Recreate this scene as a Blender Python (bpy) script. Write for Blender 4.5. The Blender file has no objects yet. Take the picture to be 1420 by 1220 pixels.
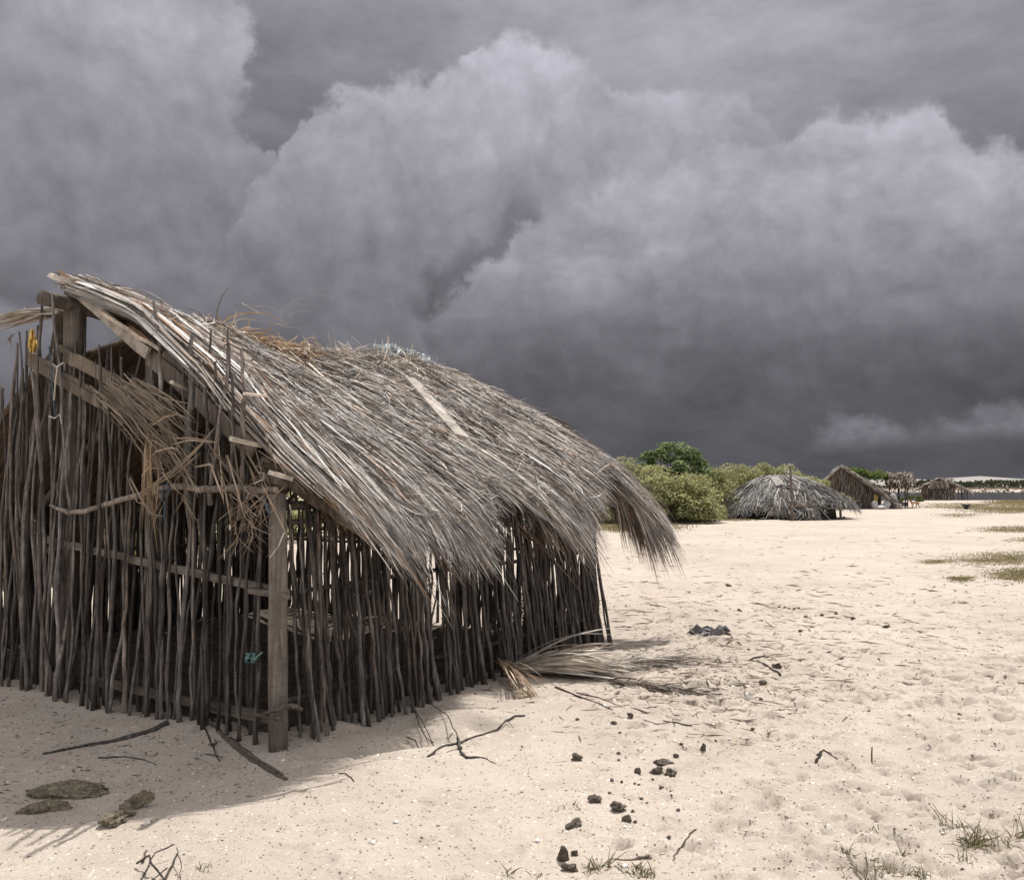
import bpy, bmesh, math, random
import numpy as np
from mathutils import Vector, Matrix

SC = bpy.context.scene
COL = SC.collection
R = math.radians
rng = np.random.default_rng(7)
random.seed(11)

# ------------------------------------------------------------------ camera numbers
CAMH, FPX, PITCH = 1.6, 1200.0, math.atan(62 / 1200)

def ray(px, py):
    cx, cy = (px - 710) / FPX, (610 - py) / FPX
    c, s = math.cos(PITCH), math.sin(PITCH)
    return Vector((cx, c - cy * s, s + cy * c))

def gp(px, py, z=0.0):                       # photo position -> place on the level z
    d = ray(px, py)
    k = (z - CAMH) / d.z
    return Vector((d.x * k, d.y * k, z))

def dp(px, py, Y):                           # photo position -> place at distance Y
    d = ray(px, py)
    k = Y / d.y
    return Vector((d.x * k, Y, CAMH + d.z * k))

# hut frame: local x runs along the long wall (s), local y along the gable wall (t)
HO = Vector((-1.46, 5.39, 0.0))
HA = math.atan2(0.839, 0.544)
HU, HV = Vector((math.cos(HA), math.sin(HA), 0)), Vector((-math.sin(HA), math.cos(HA), 0))

def to_hut(w):
    d = w - HO
    return Vector((d.dot(HU), d.dot(HV), w.z))

def to_world(l):
    return HO + HU * l[0] + HV * l[1] + Vector((0, 0, l[2]))

def hg(px, py, s=0.0):                       # photo position -> point in the gable plane x = s
    d = ray(px, py)
    o = Vector((0, 0, CAMH))
    den = d.dot(HU)
    k = (s - (o - HO).dot(HU)) / den
    return to_hut(o + d * k)

def hl(px, py, t=0.0):                       # photo position -> point in a plane along the long wall
    d = ray(px, py)
    o = Vector((0, 0, CAMH))
    k = (t - (o - HO).dot(HV)) / d.dot(HV)
    return to_hut(o + d * k)

# ------------------------------------------------------------------ object helpers
def props(o, label=None, cat=None, group=None, kind=None):
    if label: o["label"] = label
    if cat: o["category"] = cat
    if group: o["group"] = group
    if kind: o["kind"] = kind
    return o

def thing(name, label, cat, loc=(0, 0, 0), rotz=0.0, group=None):
    o = bpy.data.objects.new(name, None)
    o.empty_display_size = 0.2
    COL.objects.link(o)
    o.location = loc
    o.rotation_euler = (0, 0, rotz)
    return props(o, label, cat, group)

def link(name, me, mat, parent=None, smooth=False):
    o = bpy.data.objects.new(name, me)
    COL.objects.link(o)
    if mat is not None:
        me.materials.append(mat)
    if parent is not None:
        o.parent = parent
    if smooth:
        me.polygons.foreach_set("use_smooth", np.ones(len(me.polygons), dtype=bool))
    return o

class MB:
    """collects verts and faces with a tint per vertex"""
    def __init__(self):
        self.v, self.f, self.c = [], [], []

    def add(self, vs, fs, tint=(1, 1, 1)):
        n = len(self.v)
        self.v += [tuple(p) for p in vs]
        self.c += [tuple(tint)] * len(vs)
        self.f += [tuple(i + n for i in f) for f in fs]

    def tube(self, pts, rad, sides=7, tint=(1, 1, 1), cap=True, squash=1.0, jit=0.0):
        pts = [Vector(p) for p in pts]
        m = len(pts)
        if not hasattr(rad, "__len__"):
            rad = [rad] * m
        vs, fs = [], []
        ref = None
        for i, p in enumerate(pts):
            a = pts[max(i - 1, 0)]
            b = pts[min(i + 1, m - 1)]
            d = (b - a)
            d = d.normalized() if d.length > 1e-9 else Vector((0, 0, 1))
            if ref is None:
                ref = Vector((1, 0, 0)) if abs(d.x) < 0.8 else Vector((0, 1, 0))
            x = (ref - d * ref.dot(d)).normalized()
            y = d.cross(x)
            ref = x
            for k in range(sides):
                an = 2 * math.pi * k / sides
                r = rad[i] * (1 + (random.uniform(-jit, jit) if jit else 0))
                vs.append(p + x * (r * math.cos(an)) + y * (r * squash * math.sin(an)))
        for i in range(m - 1):
            for k in range(sides):
                k2 = (k + 1) % sides
                fs.append((i * sides + k, i * sides + k2, (i + 1) * sides + k2, (i + 1) * sides + k))
        if cap:
            fs.append(tuple(range(sides))[::-1])
            fs.append(tuple((m - 1) * sides + k for k in range(sides)))
        self.add(vs, fs, tint)

    def plank(self, p0, p1, w, th, up=(0, 0, 1), n=6, wob=0.004, tint=(1, 1, 1), ends=0.02):
        """a sawn, slightly bent board from p0 to p1; w across, th thick; 'up' is the wide direction"""
        p0, p1 = Vector(p0), Vector(p1)
        d = (p1 - p0).normalized()
        u = Vector(up)
        u = (u - d * u.dot(d)).normalized()
        q = d.cross(u)
        vs, fs = [], []
        for i in range(n + 1):
            k = i / n
            c = p0.lerp(p1, k) + u * random.uniform(-wob, wob) + q * random.uniform(-wob, wob) * .5
            ww = w * (1 + random.uniform(-.04, .04)) / 2
            e0 = random.uniform(-ends, ends) if i in (0, n) else 0
            e1 = random.uniform(-ends, ends) if i in (0, n) else 0
            for (a, b, e) in ((-1, -1, e0), (1, -1, e1), (1, 1, e1), (-1, 1, e0)):
                vs.append(c + u * ww * a + q * th / 2 * b + d * e)
        for i in range(n):
            for k in range(4):
                k2 = (k + 1) % 4
                fs.append((i * 4 + k, i * 4 + k2, i * 4 + 4 + k2, i * 4 + 4 + k))
        fs.append((3, 2, 1, 0))
        fs.append((n * 4, n * 4 + 1, n * 4 + 2, n * 4 + 3))
        self.add(vs, fs, tint)

    def box(self, lo, hi, tint=(1, 1, 1)):
        x0, y0, z0 = lo
        x1, y1, z1 = hi
        self.add([(x0, y0, z0), (x1, y0, z0), (x1, y1, z0), (x0, y1, z0), (x0, y0, z1), (x1, y0, z1), (x1, y1, z1), (x0, y1, z1)],
                 [(3, 2, 1, 0), (4, 5, 6, 7), (0, 1, 5, 4), (1, 2, 6, 5), (2, 3, 7, 6), (3, 0, 4, 7)], tint)

    def build(self, name, mat, parent=None, smooth=False):
        me = bpy.data.meshes.new(name)
        me.from_pydata(self.v, [], self.f)
        a = me.color_attributes.new("tint", 'FLOAT_COLOR', 'POINT')
        c = np.ones((len(self.v), 4), dtype=np.float32)
        c[:, :3] = np.array(self.c, dtype=np.float32).reshape(-1, 3)
        a.data.foreach_set("color", c.ravel())
        me.update()
        return link(name, me, mat, parent, smooth)

def quad_mesh(name, V, Q, tint, mat, parent=None, smooth=False):
    V = np.ascontiguousarray(V, dtype=np.float32)
    Q = np.ascontiguousarray(Q, dtype=np.int32)
    me = bpy.data.meshes.new(name)
    n, k = Q.shape
    me.vertices.add(len(V))
    me.vertices.foreach_set("co", V.ravel())
    me.loops.add(n * k)
    me.loops.foreach_set("vertex_index", Q.ravel())
    me.polygons.add(n)
    me.polygons.foreach_set("loop_start", np.arange(0, n * k, k, dtype=np.int32))
    me.update(calc_edges=True)
    me.validate()
    if tint is not None:
        a = me.color_attributes.new("tint", 'FLOAT_COLOR', 'POINT')
        c = np.ones((len(V), 4), dtype=np.float32)
        c[:, :3] = tint
        a.data.foreach_set("color", c.ravel())
    return link(name, me, mat, parent, smooth)

def norm(a):
    return a / np.maximum(np.linalg.norm(a, axis=-1, keepdims=True), 1e-9)

def ribbons(P, W, S, tint):
    """P (N,K,3) paths, W (N,K) half widths, S (N,K,3) side vectors -> verts, quads, tint"""
    N, K, _ = P.shape
    V = np.stack([P - S * W[..., None], P + S * W[..., None]], axis=2)       # N,K,2,3
    idx = np.arange(N * K * 2).reshape(N, K, 2)
    Q = np.stack([idx[:, :-1, 0], idx[:, :-1, 1], idx[:, 1:, 1], idx[:, 1:, 0]], axis=-1).reshape(-1, 4)
    T = np.repeat(tint[:, None, :], K * 2, axis=1).reshape(-1, 3)
    return V.reshape(-1, 3), Q, T

class Pile:
    """collects ribbon arrays into one mesh"""
    def __init__(self):
        self.V, self.Q, self.T, self.n = [], [], [], 0

    def add(self, V, Q, T):
        self.V.append(V); self.Q.append(Q + self.n); self.T.append(T)
        self.n += len(V)

    def build(self, name, mat, parent=None):
        return quad_mesh(name, np.concatenate(self.V), np.concatenate(self.Q), np.concatenate(self.T), mat, parent)

# ------------------------------------------------------------------ materials
def new_mat(name):
    m = bpy.data.materials.new(name)
    m.use_nodes = True
    nt = m.node_tree
    nt.nodes.clear()
    out = nt.nodes.new("ShaderNodeOutputMaterial")
    b = nt.nodes.new("ShaderNodeBsdfPrincipled")
    nt.links.new(b.outputs[0], out.inputs[0])
    b.inputs["Roughness"].default_value = 0.9
    if "Specular IOR Level" in b.inputs:
        b.inputs["Specular IOR Level"].default_value = 0.15
    return m, nt, b, out

def N(nt, typ, **kw):
    n = nt.nodes.new(typ)
    for k, v in kw.items():
        setattr(n, k, v)
    return n

def setin(nt, node, name, val):
    s = node.inputs[name]
    if hasattr(val, "is_output") or isinstance(val, bpy.types.NodeSocket):
        nt.links.new(val, s)
    else:
        s.default_value = val

def noise(nt, vec, scale, detail=4, rough=0.55, dist=0.0):
    n = N(nt, "ShaderNodeTexNoise")
    if vec is not None:
        nt.links.new(vec, n.inputs["Vector"])
    n.inputs["Scale"].default_value = scale
    n.inputs["Detail"].default_value = detail
    n.inputs["Roughness"].default_value = rough
    n.inputs["Distortion"].default_value = dist
    return n

def ramp(nt, fac, stops, interp='LINEAR'):
    n = N(nt, "ShaderNodeValToRGB")
    n.color_ramp.interpolation = interp
    el = n.color_ramp.elements
    while len(el) < len(stops):
        el.new(0.5)
    for e, (p, c) in zip(el, stops):
        e.position = p
        e.color = (c[0], c[1], c[2], 1) if hasattr(c, "__len__") else (c, c, c, 1)
    nt.links.new(fac, n.inputs[0])
    return n.outputs[0]

def mixc(nt, a, b, fac, mode='MIX'):
    n = N(nt, "ShaderNodeMix", data_type='RGBA', blend_type=mode)
    for sock, val in ((0, fac), (6, a), (7, b)):
        if isinstance(val, bpy.types.NodeSocket):
            nt.links.new(val, n.inputs[sock])
        elif sock == 0:
            n.inputs[0].default_value = val
        else:
            n.inputs[sock].default_value = (val[0], val[1], val[2], 1)
    return n.outputs[2]

def mapping(nt, scale=(1, 1, 1), coord="Object"):
    tc = N(nt, "ShaderNodeTexCoord")
    mp = N(nt, "ShaderNodeMapping")
    mp.inputs["Scale"].default_value = scale
    nt.links.new(tc.outputs[coord], mp.inputs[0])
    return mp.outputs[0]

def bump(nt, b, height, strength=0.4, dist=0.01):
    n = N(nt, "ShaderNodeBump")
    n.inputs["Strength"].default_value = strength
    n.inputs["Distance"].default_value = dist
    nt.links.new(height, n.inputs["Height"])
    nt.links.new(n.outputs[0], b.inputs["Normal"])

def tint_node(nt):
    a = N(nt, "ShaderNodeAttribute", attribute_name="tint")
    return a.outputs["Color"]

def wood_mat(name, stops, grain=(60, 60, 3), scale=1.0, bstr=0.5, bdist=0.006, rough=0.92, tinted=True):
    m, nt, b, out = new_mat(name)
    v = mapping(nt, grain)
    n1 = noise(nt, v, 1.0 * scale, 6, 0.65, 0.4)
    v2 = mapping(nt, (1, 1, 1))
    n2 = noise(nt, v2, 5.0, 3, 0.6)
    n3 = noise(nt, v2, 60.0, 3, 0.7)
    c = ramp(nt, n1.outputs[0], stops)
    pat = ramp(nt, n2.outputs[0], [(0.3, 0.62), (0.7, 1.25)])
    c = mixc(nt, c, pat, 1.0, 'MULTIPLY')
    sp = ramp(nt, n3.outputs[0], [(0.33, 0.55), (0.45, 1.0)])
    c = mixc(nt, c, sp, 0.8, 'MULTIPLY')
    if tinted:
        c = mixc(nt, c, tint_node(nt), 1.0, 'MULTIPLY')
    nt.links.new(c, b.inputs["Base Color"])
    b.inputs["Roughness"].default_value = rough
    bump(nt, b, n1.outputs[0], bstr, bdist)
    return m

M = {}
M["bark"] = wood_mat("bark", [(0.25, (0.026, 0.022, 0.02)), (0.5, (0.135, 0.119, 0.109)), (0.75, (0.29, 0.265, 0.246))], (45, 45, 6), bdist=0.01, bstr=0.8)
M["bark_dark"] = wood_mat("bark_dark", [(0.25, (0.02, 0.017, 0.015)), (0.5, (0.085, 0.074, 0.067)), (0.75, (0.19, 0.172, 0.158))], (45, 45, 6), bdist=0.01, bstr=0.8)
M["post"] = wood_mat("weathered_post", [(0.25, (0.06, 0.049, 0.041)), (0.5, (0.165, 0.142, 0.123)), (0.78, (0.27, 0.242, 0.215))], (40, 40, 2.0), bdist=0.01, bstr=0.6)
M["rail"] = wood_mat("weathered_rail", [(0.25, (0.07, 0.056, 0.045)), (0.5, (0.165, 0.14, 0.12)), (0.78, (0.28, 0.245, 0.213))], (30, 3, 40), bdist=0.008)
M["plank"] = wood_mat("silvered_plank", [(0.22, (0.19, 0.155, 0.13)), (0.5, (0.44, 0.39, 0.34)), (0.8, (0.58, 0.53, 0.47))], (14, 14, 14), bdist=0.006, bstr=0.35)
M["cut"] = wood_mat("pale_cut_wood", [(0.2, (0.42, 0.36, 0.29)), (0.5, (0.66, 0.59, 0.5)), (0.8, (0.75, 0.69, 0.6))], (6, 40, 40), bdist=0.003, bstr=0.3)

def straw_mat(name, rough=0.75, spec=0.25, mult=1.0, transl=0.0):
    m, nt, b, out = new_mat(name)
    v = mapping(nt)
    n1 = noise(nt, v, 9.0, 4, 0.6)
    n2 = noise(nt, v, 2.2, 3, 0.6)
    p = ramp(nt, n1.outputs[0], [(0.3, 0.7 * mult), (0.7, 1.2 * mult)])
    c = mixc(nt, tint_node(nt), p, 1.0, 'MULTIPLY')
    p2 = ramp(nt, n2.outputs[0], [(0.35, (0.78, 0.75, 0.73)), (0.68, (1.12, 1.08, 1.02))])
    c = mixc(nt, c, p2, 1.0, 'MULTIPLY')
    nt.links.new(c, b.inputs["Base Color"])
    b.inputs["Roughness"].default_value = rough
    b.inputs["Specular IOR Level"].default_value = spec
    if transl > 0:
        t = N(nt, "ShaderNodeBsdfTranslucent")
        nt.links.new(c, t.inputs[0])
        mx = N(nt, "ShaderNodeMixShader")
        mx.inputs[0].default_value = transl
        nt.links.new(b.outputs[0], mx.inputs[1])
        nt.links.new(t.outputs[0], mx.inputs[2])
        nt.links.new(mx.outputs[0], out.inputs[0])
    return m

M["straw"] = straw_mat("dry_palm_leaf", 0.6, 0.35)
M["straw_thin"] = straw_mat("dry_palm_leaf_thin", 0.6, 0.35, 1.0, 0.15)
M["leaf"] = straw_mat("green_leaf", 0.7, 0.12, 1.0, 0.42)
M["matte"] = straw_mat("matte_tinted", 0.9, 0.1)

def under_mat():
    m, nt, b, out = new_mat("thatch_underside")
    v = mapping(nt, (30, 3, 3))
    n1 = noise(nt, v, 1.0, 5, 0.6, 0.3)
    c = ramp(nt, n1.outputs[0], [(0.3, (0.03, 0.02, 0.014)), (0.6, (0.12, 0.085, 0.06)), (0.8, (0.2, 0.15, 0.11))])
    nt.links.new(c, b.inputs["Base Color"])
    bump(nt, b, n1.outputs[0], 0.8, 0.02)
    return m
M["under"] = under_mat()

def lump_mat(name, c0, c1, c2, scale=30, bdist=0.01):
    m, nt, b, out = new_mat(name)
    v = mapping(nt)
    n1 = noise(nt, v, scale, 6, 0.7)
    n2 = noise(nt, v, scale * 4, 4, 0.7)
    c = ramp(nt, n1.outputs[0], [(0.3, c0), (0.5, c1), (0.72, c2)])
    p = ramp(nt, n2.outputs[0], [(0.3, 0.6), (0.65, 1.15)])
    c = mixc(nt, c, p, 1.0, 'MULTIPLY')
    nt.links.new(c, b.inputs["Base Color"])
    bump(nt, b, n2.outputs[0], 0.9, bdist)
    return m
M["dung"] = lump_mat("dry_dung", (0.11, 0.092, 0.065), (0.23, 0.19, 0.135), (0.36, 0.31, 0.235), 25, 0.012)
M["husk"] = lump_mat("dark_husk", (0.05, 0.041, 0.033), (0.13, 0.107, 0.086), (0.27, 0.23, 0.19), 45, 0.008)
M["shell"] = lump_mat("pale_shell", (0.6, 0.56, 0.5), (0.72, 0.68, 0.62), (0.8, 0.77, 0.72), 20, 0.002)

def flat_mat(name, col, rough=0.7, spec=0.2, var=0.25, scale=12):
    m, nt, b, out = new_mat(name)
    v = mapping(nt)
    n1 = noise(nt, v, scale, 5, 0.65)
    p = ramp(nt, n1.outputs[0], [(0.3, 1 - var), (0.7, 1 + var)])
    c = mixc(nt, col, p, 1.0, 'MULTIPLY')
    nt.links.new(c, b.inputs["Base Color"])
    b.inputs["Roughness"].default_value = rough
    b.inputs["Specular IOR Level"].default_value = spec
    return m
M["rope_blue"] = flat_mat("blue_rope", (0.085, 0.12, 0.155))
M["rope_pale"] = flat_mat("pale_rope", (0.55, 0.5, 0.44))
M["rag_yellow"] = flat_mat("yellow_rag", (0.62, 0.42, 0.12), var=0.5, scale=30)
M["rag_teal"] = flat_mat("teal_rag", (0.13, 0.22, 0.21), var=0.4, scale=30)
M["net_blue"] = flat_mat("pale_blue_net", (0.40, 0.44, 0.455), var=0.4, scale=40)
M["sack"] = flat_mat("white_sack", (0.40, 0.40, 0.385), 0.6, 0.3, 0.3, 6)
M["dark_plastic"] = flat_mat("dark_plastic", (0.03, 0.03, 0.032), 0.45, 0.4)
M["fur_tan"] = flat_mat("tan_fur", (0.36, 0.25, 0.15), 0.9, 0.1, 0.35, 8)
M["fur_dark"] = flat_mat("dark_fur", (0.05, 0.04, 0.032), 0.9, 0.1, 0.4, 8)
M["foil"] = flat_mat("grey_sheet", (0.16, 0.155, 0.155), 0.7, 0.2, 0.7, 18)

def sand_mat():
    m, nt, b, out = new_mat("beach_sand")
    v = mapping(nt)
    big = noise(nt, v, 0.35, 4, 0.6)
    mid = noise(nt, v, 2.6, 5, 0.65)
    fine = noise(nt, v, 38.0, 5, 0.75)
    grit = noise(nt, v, 260.0, 3, 0.8)
    c = ramp(nt, mid.outputs[0], [(0.3, (0.445, 0.375, 0.314)), (0.52, (0.50, 0.428, 0.363)), (0.75, (0.542, 0.472, 0.406))])
    p = ramp(nt, big.outputs[0], [(0.35, 0.90), (0.65, 1.06)])
    c = mixc(nt, c, p, 1.0, 'MULTIPLY')
    p = ramp(nt, fine.outputs[0], [(0.28, 0.72), (0.46, 1.0), (0.75, 1.05)])
    c = mixc(nt, c, p, 0.8, 'MULTIPLY')
    p = ramp(nt, grit.outputs[0], [(0.30, 0.5), (0.42, 1.0), (0.66, 1.02), (0.8, 1.3)])
    c = mixc(nt, c, p, 0.75, 'MULTIPLY')
    # scattered dark crumbs
    vo = N(nt, "ShaderNodeTexVoronoi", feature='F1')
    nt.links.new(v, vo.inputs["Vector"])
    vo.inputs["Scale"].default_value = 26.0
    crumbs = ramp(nt, vo.outputs["Distance"], [(0.10, 0.0), (0.17, 1.0)])
    pick = N(nt, "ShaderNodeSeparateColor")
    nt.links.new(vo.outputs["Color"], pick.inputs[0])
    sel = ramp(nt, pick.outputs[0], [(0.66, 1.0), (0.68, 0.0)])
    cr = N(nt, "ShaderNodeMath", operation='MAXIMUM')
    nt.links.new(crumbs, cr.inputs[0]); nt.links.new(sel, cr.inputs[1])
    cc = ramp(nt, cr.outputs[0], [(0.0, (0.3, 0.27, 0.23)), (1.0, (1, 1, 1))])
    c = mixc(nt, c, cc, 0.85, 'MULTIPLY')
    nt.links.new(c, b.inputs["Base Color"])
    b.inputs["Roughness"].default_value = 0.95
    b.inputs["Specular IOR Level"].default_value = 0.05
    ad = N(nt, "ShaderNodeMath", operation='ADD')
    nt.links.new(fine.outputs[0], ad.inputs[0])
    ml = N(nt, "ShaderNodeMath", operation='MULTIPLY')
    nt.links.new(grit.outputs[0], ml.inputs[0]); ml.inputs[1].default_value = 0.35
    nt.links.new(ml.outputs[0], ad.inputs[1])
    bump(nt, b, ad.outputs[0], 0.55, 0.022)
    return m
M["sand"] = sand_mat()

def water_mat():
    m, nt, b, out = new_mat("lagoon_water")
    b.inputs["Base Color"].default_value = (0.022, 0.022, 0.023, 1)
    b.inputs["Roughness"].default_value = 0.12
    b.inputs["Specular IOR Level"].default_value = 0.12
    v = mapping(nt, (0.4, 1.2, 1))
    n = noise(nt, v, 1.5, 4, 0.6)
    bump(nt, b, n.outputs[0], 0.5, 0.05)
    return m
M["water"] = water_mat()

# ------------------------------------------------------------------ ground
def vnoise(x, y, scale, seed):
    r = np.random.default_rng(seed)
    L = r.random((256, 256))
    fx, fy = x * scale + 1000.0, y * scale + 1000.0
    ix, iy = np.floor(fx).astype(int), np.floor(fy).astype(int)
    tx, ty = fx - ix, fy - iy
    tx, ty = tx * tx * (3 - 2 * tx), ty * ty * (3 - 2 * ty)
    a = L[ix % 256, iy % 256]; b_ = L[(ix + 1) % 256, iy % 256]
    c = L[ix % 256, (iy + 1) % 256]; d = L[(ix + 1) % 256, (iy + 1) % 256]
    return (a * (1 - tx) + b_ * tx) * (1 - ty) + (c * (1 - tx) + d * tx) * ty - 0.5

def axis(lo, hi, step, far, grow):
    a = list(np.arange(lo, hi + 1e-6, step))
    s = step
    while a[-1] < far[1]:
        s *= grow
        a.append(a[-1] + s)
    s = step
    while a[0] > far[0]:
        s *= grow
        a.insert(0, a[0] - s)
    return np.array(a)

XS = axis(-4.6, 5.2, 0.022, (-1500, 1500), 1.045)
YS = axis(2.6, 12.0, 0.022, (-200, 2500), 1.035)
GX, GY = np.meshgrid(XS, YS, indexing='ij')
near = np.clip((60 - GY) / 40, 0.15, 1)
GZ = 0.10 * vnoise(GX, GY, 0.22, 1) * np.clip((GY - 9) / 10, 0, 1) \
    + 0.045 * vnoise(GX, GY, 0.9, 2) + 0.03 * vnoise(GX, GY, 2.3, 3) + 0.012 * vnoise(GX, GY, 6.0, 4) + 0.006 * vnoise(GX, GY, 15.0, 5)

def blob(cx, cy, rx, ry, h, ang=0.0):
    global GZ
    dx, dy = GX - cx, GY - cy
    c, s = math.cos(ang), math.sin(ang)
    u, v = (dx * c + dy * s) / rx, (-dx * s + dy * c) / ry
    GZ = GZ + h * np.exp(-(u * u + v * v))

for (px, py, rx, ry, h, a) in (
        (560, 1030, 0.30, 0.10, -0.085, 0.5), (500, 1052, 0.30, 0.09, -0.05, -0.2), (470, 1015, 0.16, 0.10, 0.05, 0),
        (640, 1000, 0.30, 0.18, 0.07, 0), (545, 1058, 0.4, 0.06, 0.03, 0.1), (700, 965, 0.14, 0.10, -0.06, 0),
        (620, 985, 0.08, 0.07, 0.03, 0), (670, 1010, .12, .07, -.05, 0),
        (300, 1010, 0.7, 0.22, 0.05, -0.3), (120, 960, 1.0, 0.3, 0.04, -0.3), (900, 1000, 1.0, 0.5, 0.03, 0),
        (1190, 1090, .10, .06, -.06, 0), (1165, 1095, .16, .08, .04, 0)):
    p = gp(px, py)
    blob(p.x, p.y, rx, ry, h, a)
# lagoon basin: land falls to the water and rises again on the far shore
shore = 104 + 6 * vnoise(GX, GY * 0, 0.03, 9) + np.clip((20 - GX) * 0.9, -14, 60)
dsh = np.clip((GY - shore) / 14, 0, 1)
far_sh = 215 + 30 * vnoise(GX, GY * 0, 0.01, 10)
rise = np.clip((GY - far_sh) / 40, 0, 1)
GZ = np.where(GY > 60, GZ - 1.2 * dsh * (1 - rise) + 0.3 * rise, GZ)

def dents(count, seed, region, sc=(0.05, 0.10), dep=(0.010, 0.026)):
    """footprints: oval hollows with a pushed up rim"""
    global GZ
    r = random.Random(seed)
    for _ in range(count):
        px, py = region(r)
        p = gp(px, py)
        a = r.uniform(0, math.pi)
        rx = r.uniform(*sc); ry = rx * r.uniform(0.45, 0.7); d = r.uniform(*dep)
        m = rx * 3
        i0, i1 = np.searchsorted(XS, (p.x - m, p.x + m))
        j0, j1 = np.searchsorted(YS, (p.y - m, p.y + m))
        if i1 - i0 < 2 or j1 - j0 < 2:
            continue
        dx, dy = GX[i0:i1, j0:j1] - p.x, GY[i0:i1, j0:j1] - p.y
        c, s = math.cos(a), math.sin(a)
        q = np.sqrt(((dx * c + dy * s) / rx) ** 2 + ((-dx * s + dy * c) / ry) ** 2)
        GZ[i0:i1, j0:j1] += -d * np.exp(-(q ** 4)) * (1 + .5 * np.sin(dx / rx * 2 + p.x * 40)) + d * 0.5 * np.exp(-((q - 1.3) / 0.3) ** 2)

def reg_right(r):
    while True:
        px, py = r.uniform(840, 1440), 740 + 480 * r.random() ** 0.8
        if r.random() < min(1.0, (px - 780) / 420):
            return px, py
dents(420, 5, reg_right, (.035, .08), (.012, .03))
dents(240, 15, reg_right, (.018, .045), (.008, .02))
dents(120, 6, lambda r: (r.uniform(380, 1100), r.uniform(1000, 1240)), (0.03, 0.07), (0.006, 0.016))
dents(120, 8, lambda r: (r.uniform(0, 700), r.uniform(1010, 1240)), (0.02, 0.06), (0.005, 0.014))
dents(520, 12, lambda r: (r.uniform(860, 1440), r.uniform(745, 1000)), (0.06, 0.14), (0.012, 0.028))

def gz(x, y):
    i = min(max(int(np.searchsorted(XS, x)) - 1, 0), len(XS) - 2)
    j = min(max(int(np.searchsorted(YS, y)) - 1, 0), len(YS) - 2)
    tx = (x - XS[i]) / (XS[i + 1] - XS[i]); ty = (y - YS[j]) / (YS[j + 1] - YS[j])
    return float((GZ[i, j] * (1 - tx) + GZ[i + 1, j] * tx) * (1 - ty) + (GZ[i, j + 1] * (1 - tx) + GZ[i + 1, j + 1] * tx) * ty)

def gza(x, y):
    i = np.clip(np.searchsorted(XS, x) - 1, 0, len(XS) - 2)
    j = np.clip(np.searchsorted(YS, y) - 1, 0, len(YS) - 2)
    tx = (x - XS[i]) / (XS[i + 1] - XS[i]); ty = (y - YS[j]) / (YS[j + 1] - YS[j])
    return (GZ[i, j] * (1 - tx) + GZ[i + 1, j] * tx) * (1 - ty) + (GZ[i, j + 1] * (1 - tx) + GZ[i + 1, j + 1] * tx) * ty

def gg(px, py):                              # photo position -> point on the sand
    p = gp(px, py)
    p.z = gz(p.x, p.y)
    return p

nx, ny = len(XS), len(YS)
gi = np.arange(nx * ny).reshape(nx, ny)
gq = np.stack([gi[:-1, :-1], gi[1:, :-1], gi[1:, 1:], gi[:-1, 1:]], axis=-1).reshape(-1, 4)
ground = quad_mesh("sand_ground", np.stack([GX, GY, GZ], axis=-1).reshape(-1, 3), gq, None, M["sand"], None, True)
props(ground, kind="structure", label="pale beach sand with footprints and scattered litter")

w = MB()
w.add([(-400, 90, -0.32), (500, 90, -0.32), (500, 260, -0.32), (-400, 260, -0.32)], [(0, 1, 2, 3)])
props(w.build("lagoon_water", M["water"]), kind="structure", label="thin dark strip of lagoon water")

# far dunes
dx = np.linspace(-300, 700, 220)
dy = np.linspace(380, 760, 60)
DX, DY = np.meshgrid(dx, dy, indexing='ij')
def crest(X):
    px = 710 + X / 560 * FPX
    return np.interp(px, [600, 1000, 1150, 1190, 1240, 1270, 1300, 1330, 1357, 1385, 1400, 1420, 1500, 1700, 1900],
                     [0.6, 1, 2.5, 4.2, 5.6, 5.4, 4.6, 6.2, 7.3, 6.2, 5.0, 5.2, 6.5, 4.5, 3.0])
prof = np.interp(DY, [380, 420, 560, 600, 760], [0, 0.08, 1.0, 0.85, 0.1])
DZ = 0.1 + crest(DX) * prof + 0.5 * vnoise(DX, DY, 0.02, 31) * prof
di = np.arange(DX.size).reshape(DX.shape)
dq = np.stack([di[:-1, :-1], di[1:, :-1], di[1:, 1:], di[:-1, 1:]], axis=-1).reshape(-1, 4)
m_dune = flat_mat("far_dune_sand", (0.31, 0.295, 0.275), 0.95, 0.02, 0.08, 0.02)
props(quad_mesh("dune_hills", np.stack([DX, DY, DZ], axis=-1).reshape(-1, 3), dq, None, m_dune, None, True),
      kind="structure", label="pale far dunes on the horizon")

# ------------------------------------------------------------------ thatch of the big hut
RT = 2.32                                     # half width of the gable

def ridgez(s):
    return np.interp(s, [-0.3, 0.0, 0.35, 1, 2, 3, 4, 4.6, 5.2, 5.8], [3.17, 3.13, 3.05, 2.95, 2.90, 2.92, 2.99, 2.97, 2.93, 2.85])

def drop(T):
    return np.interp(T, [-0.2, 0, .5, 1, 1.5, 2, 2.32, 2.6, 2.8, 3.0, 3.2, 3.4], [.0, 0.0, .27, .57, .90, 1.24, 1.47, 1.73, 2.0, 2.32, 2.72, 3.15])

def tmax(s):
    return np.interp(s, [-0.3, 0, .1, .25, .4, .65, 1.1, 1.7, 1.95, 2.15, 2.3, 2.6, 2.85, 3.15, 3.4, 3.7, 4.1, 4.35, 4.7, 4.85, 5.1, 5.4, 5.7],
                     [2.1, 2.40, 2.52, 2.60, 2.66, 2.60, 2.50, 2.52, 2.5, 2.36, 2.2, 2.2, 2.4, 2.66, 2.62, 2.45, 2.28, 2.2, 2.15, 2.4, 2.65, 2.65, 2.6])

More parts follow.
